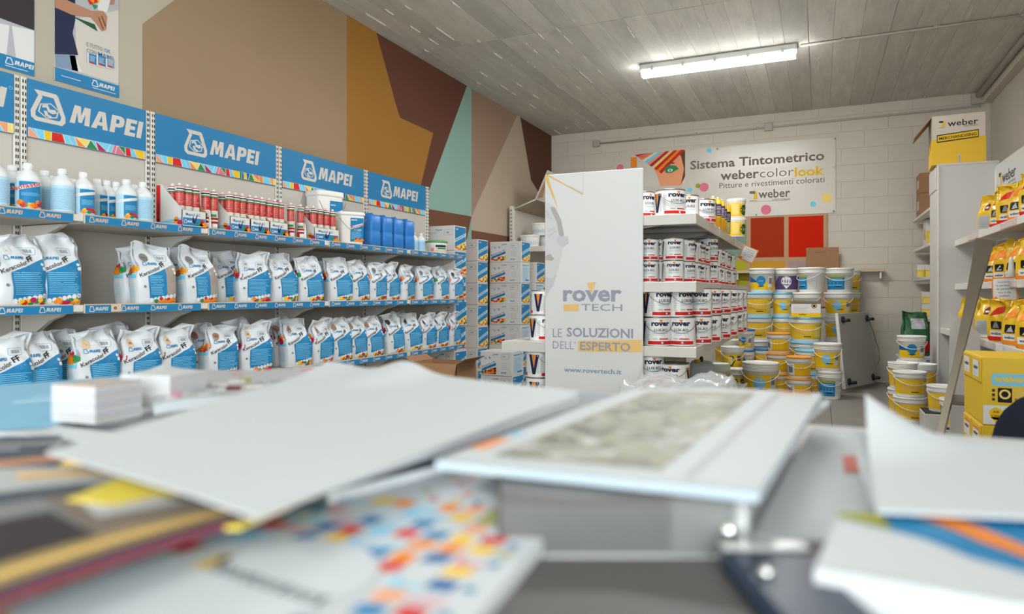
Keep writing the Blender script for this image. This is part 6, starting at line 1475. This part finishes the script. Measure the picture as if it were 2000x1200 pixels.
def art_photo(a):
    a.rect(0, 0, 1, 1, m_paper, 1, 4, 4); a.poly([(.14, .06), (.70, .06), (.685, .93), (.135, .93)], photo_mat(), 2)
    a.rect(.775, .03, .81, 1, 'lgrey', 2, 1, 4); a.rect(.0, .10, .07, .2, 'peach', 2); a.rect(.0, .24, .06, .27, 'lblue', 2); a.rect(.80, .95, .95, .985, 'peach', 3)
paper('booklet', 'white photo booklet with a grey-green picture lying on the case', 'booklet', [(850, 900), (1482, 962), (1606, 770), (1235, 762)], CT + .041, .0055, m_gloss, lambda u, v: .003 * v * math.sin(PI * u), art_photo, mat('blue_white_edges', (160, 172, 180), .6))
paper('paper_sheet', 'small white slip sticking out beyond the photo booklet', 'paper', [(1540, 815), (1585, 812), (1620, 783), (1570, 780)], CT + .036, .004)
t = thing('desk_mat', 'dark grey desk mat in the right foreground', 'mat', W(1250, 1200, Z=CT)); MB().bbox(-.16, -.1, .0005, .17, .085, .003, mat('mat_dark', (70, 70, 70), .5), .001).build('mat_sheet', t); MB().bbox(-.155, -.095, .003, .165, .08, .0036, mat('mat_face', (82, 81, 79), .55), .0002).build('mat_face', t)
t.rotation_euler = (0, 0, math.atan2(ax.y, ax.x))
# -- right: flat paper with red mark, curled sheets, striped book, navy block for the dark gap
def art_red(a): a.poly([(.529, .472), (.76, .493), (.69, .668), (.483, .644)], mat('red_block', (196, 84, 62), .5), 2)
paper('paper_sheet', 'white sheet with a red block at the right of the counter', 'paper', [(1470, 1045), (1790, 1060), (1725, 852), (1588, 836)], CT + .006, .004, None, None, art_red)
paper('paper_sheet', 'white sheet with a strongly curled corner at the right', 'paper', [(1712, 998), (2240, 1020), (2150, 880), (1690, 850)], CT + .028, .0015, None, lambda u, v: .034 * max(0, 1 - 2.2 * math.hypot(u * 1.0, (v - 1) * .9)) ** 1.6)
paper('paper_sheet', 'second white sheet with a lifted corner under the curled one', 'paper', [(1700, 985), (2200, 1012), (2150, 900), (1664, 868)], CT + .0235, .0015, None, lambda u, v: .012 * max(0, 1 - 2.5 * math.hypot(u * 1.0, (v - 1) * .9)) ** 1.5)
def art_stripe(a):
    a.rect(0, 0, 1, 1, m_paper, 1, 5, 5)
    def P(k, l, *p): a.poly(p, k, l)
    P('blue', 2, (0, .995), (1, .995), (1, .0), (.6, .26), (.44, .36), (.27, .58), (.13, .72), (0, .9)); P('olive', 3, (0, .99), (.12, .99), (.18, .68), (.13, .74), (0, .9)); P('cyan', 3, (.14, .88), (.3, .72), (.42, .56), (.3, .74)); P('orange', 4, (.2, .97), (.3, .97), (.75, .25), (.66, .32), (.45, .56)); P('red', 3, (.40, .97), (.9, .98), (.8, .82), (.5, .9)); P('peach', 5, (.42, .97), (.55, .97), (.6, .88)); P('green', 4, (.66, .42), (.9, .22), (1, .2), (1, 0), (.7, .28))
paper('book', 'thick white book with a striped coloured cover at lower right', 'book', [(1590, 1110), (2330, 1240), (2300, 1010), (1640, 1005)], CT + .0215, .021, m_gloss, None, art_stripe, m_edge)
p = W(1530, 1130, Z=CT + .01); t = thing('navy_gap_block', 'dark blue block standing in for the dark gap between grey case and book', 'case', (p.x, p.y, CT + .0008), TH); MB().bbox(-.022, -.06, 0, .022, .03, .014, mat('gap_navy', (20, 38, 60), .35), .004).build('case_body', t); MB().bbox(-.022, .02, .014, .022, .03, .016, m_case2, .001).build('clip', t); MB().lathe([(.003, 0), (.0035, .003), (.002, .005)], MATS['chrome'], 10, M=Matrix.Translation((-.012, -.01, .014))).build('stud', t)  # added navy block in place of the dark gap here

# -- clear film over a low pile beyond the counter
m_film = mat('clear_film', (225, 230, 232), .12, alpha=.38, coat=.5, gain=1)
rr = random.Random(2); N = 26; b = MB(); vs = []
for j in range(N + 1):
    for i in range(N + 1):
        u, v = i / N - .5, j / N - .5
        z = .60 + .045 * math.sin(9 * u + 3) * math.cos(7 * v) + rr.uniform(-.012, .012) - .55 * max(0, max(abs(u), abs(v)) - .40) * 4 + .10 * max(0, u) * (1 - 2 * abs(v))
        vs.append((u * .62, v * .5, z))
b.add(vs, [(j * (N + 1) + i, j * (N + 1) + i + 1, (j + 1) * (N + 1) + i + 1, (j + 1) * (N + 1) + i) for j in range(N) for i in range(N)], m_film, True)
fx = xat(1330, 3.45)
t = thing('plastic_film', 'crumpled clear plastic film draped over a low pile before the gondola', 'plastic film', (fx, 3.45, 0)); b.build('film', t)
t = thing('low_carton', 'low white carton pile under the clear plastic film', 'carton', (fx, 3.45, 0)); MB().bbox(-.23, -.17, 0, .23, .17, .5, m_card, .004).build('carton_body', t); MB().box(-.23, -.02, .5, .23, .02, .501, m_strip).build('packing_tape', t)
# -- navy chair beyond the counter at the right edge
m_navy = mat('navy_fabric', (22, 26, 44), .85, noise=.2, nscale=60)
cxy = W(2158, 900, Y=2.2); t = thing('office_chair', 'dark navy chair back at the right edge of the photo', 'chair', (cxy.x, 2.2, 0), -.35)
prof = [(.24 * math.copysign(abs(math.sin(q)) ** .62, math.sin(q)), .565 + .25 * -math.copysign(abs(math.cos(q)) ** .72, math.cos(q)) * .92) for q in [2 * PI * k / 28 for k in range(28)]]
MB().prism(prof, m_navy, 'y', -.03, .03).build('backrest', t)
MB().bbox(-.24, -.5, .44, .24, -.05, .52, m_navy, .03).build('seat', t); MB().lathe([(.028, .08), (.028, .44)], m_blk, 12, M=Matrix.Translation((0, -.27, 0))).build('column', t); MB().bbox(-.03, -.3, .42, .03, .04, .44, m_blk, .004).bbox(-.03, .03, .42, .03, .05, .7, m_blk, .004).build('back_support', t)
for k in range(5):
    q = 2 * PI * k / 5; M_ = Matrix.Translation((0, -.27, 0)) @ Matrix.Rotation(q, 4, 'Z'); lg = MB().bbox(0, -.02, .06, .27, .02, .09, m_blk, .005, M_).build('leg', t)
    MB().lathe([(.026, -.012), (.03, -.008), (.03, .008), (.026, .012)], m_blk, 12, M=M_ @ Matrix.Translation((.26, 0, .031)) @ Matrix.Rotation(PI / 2, 4, 'X')).build('caster', lg)
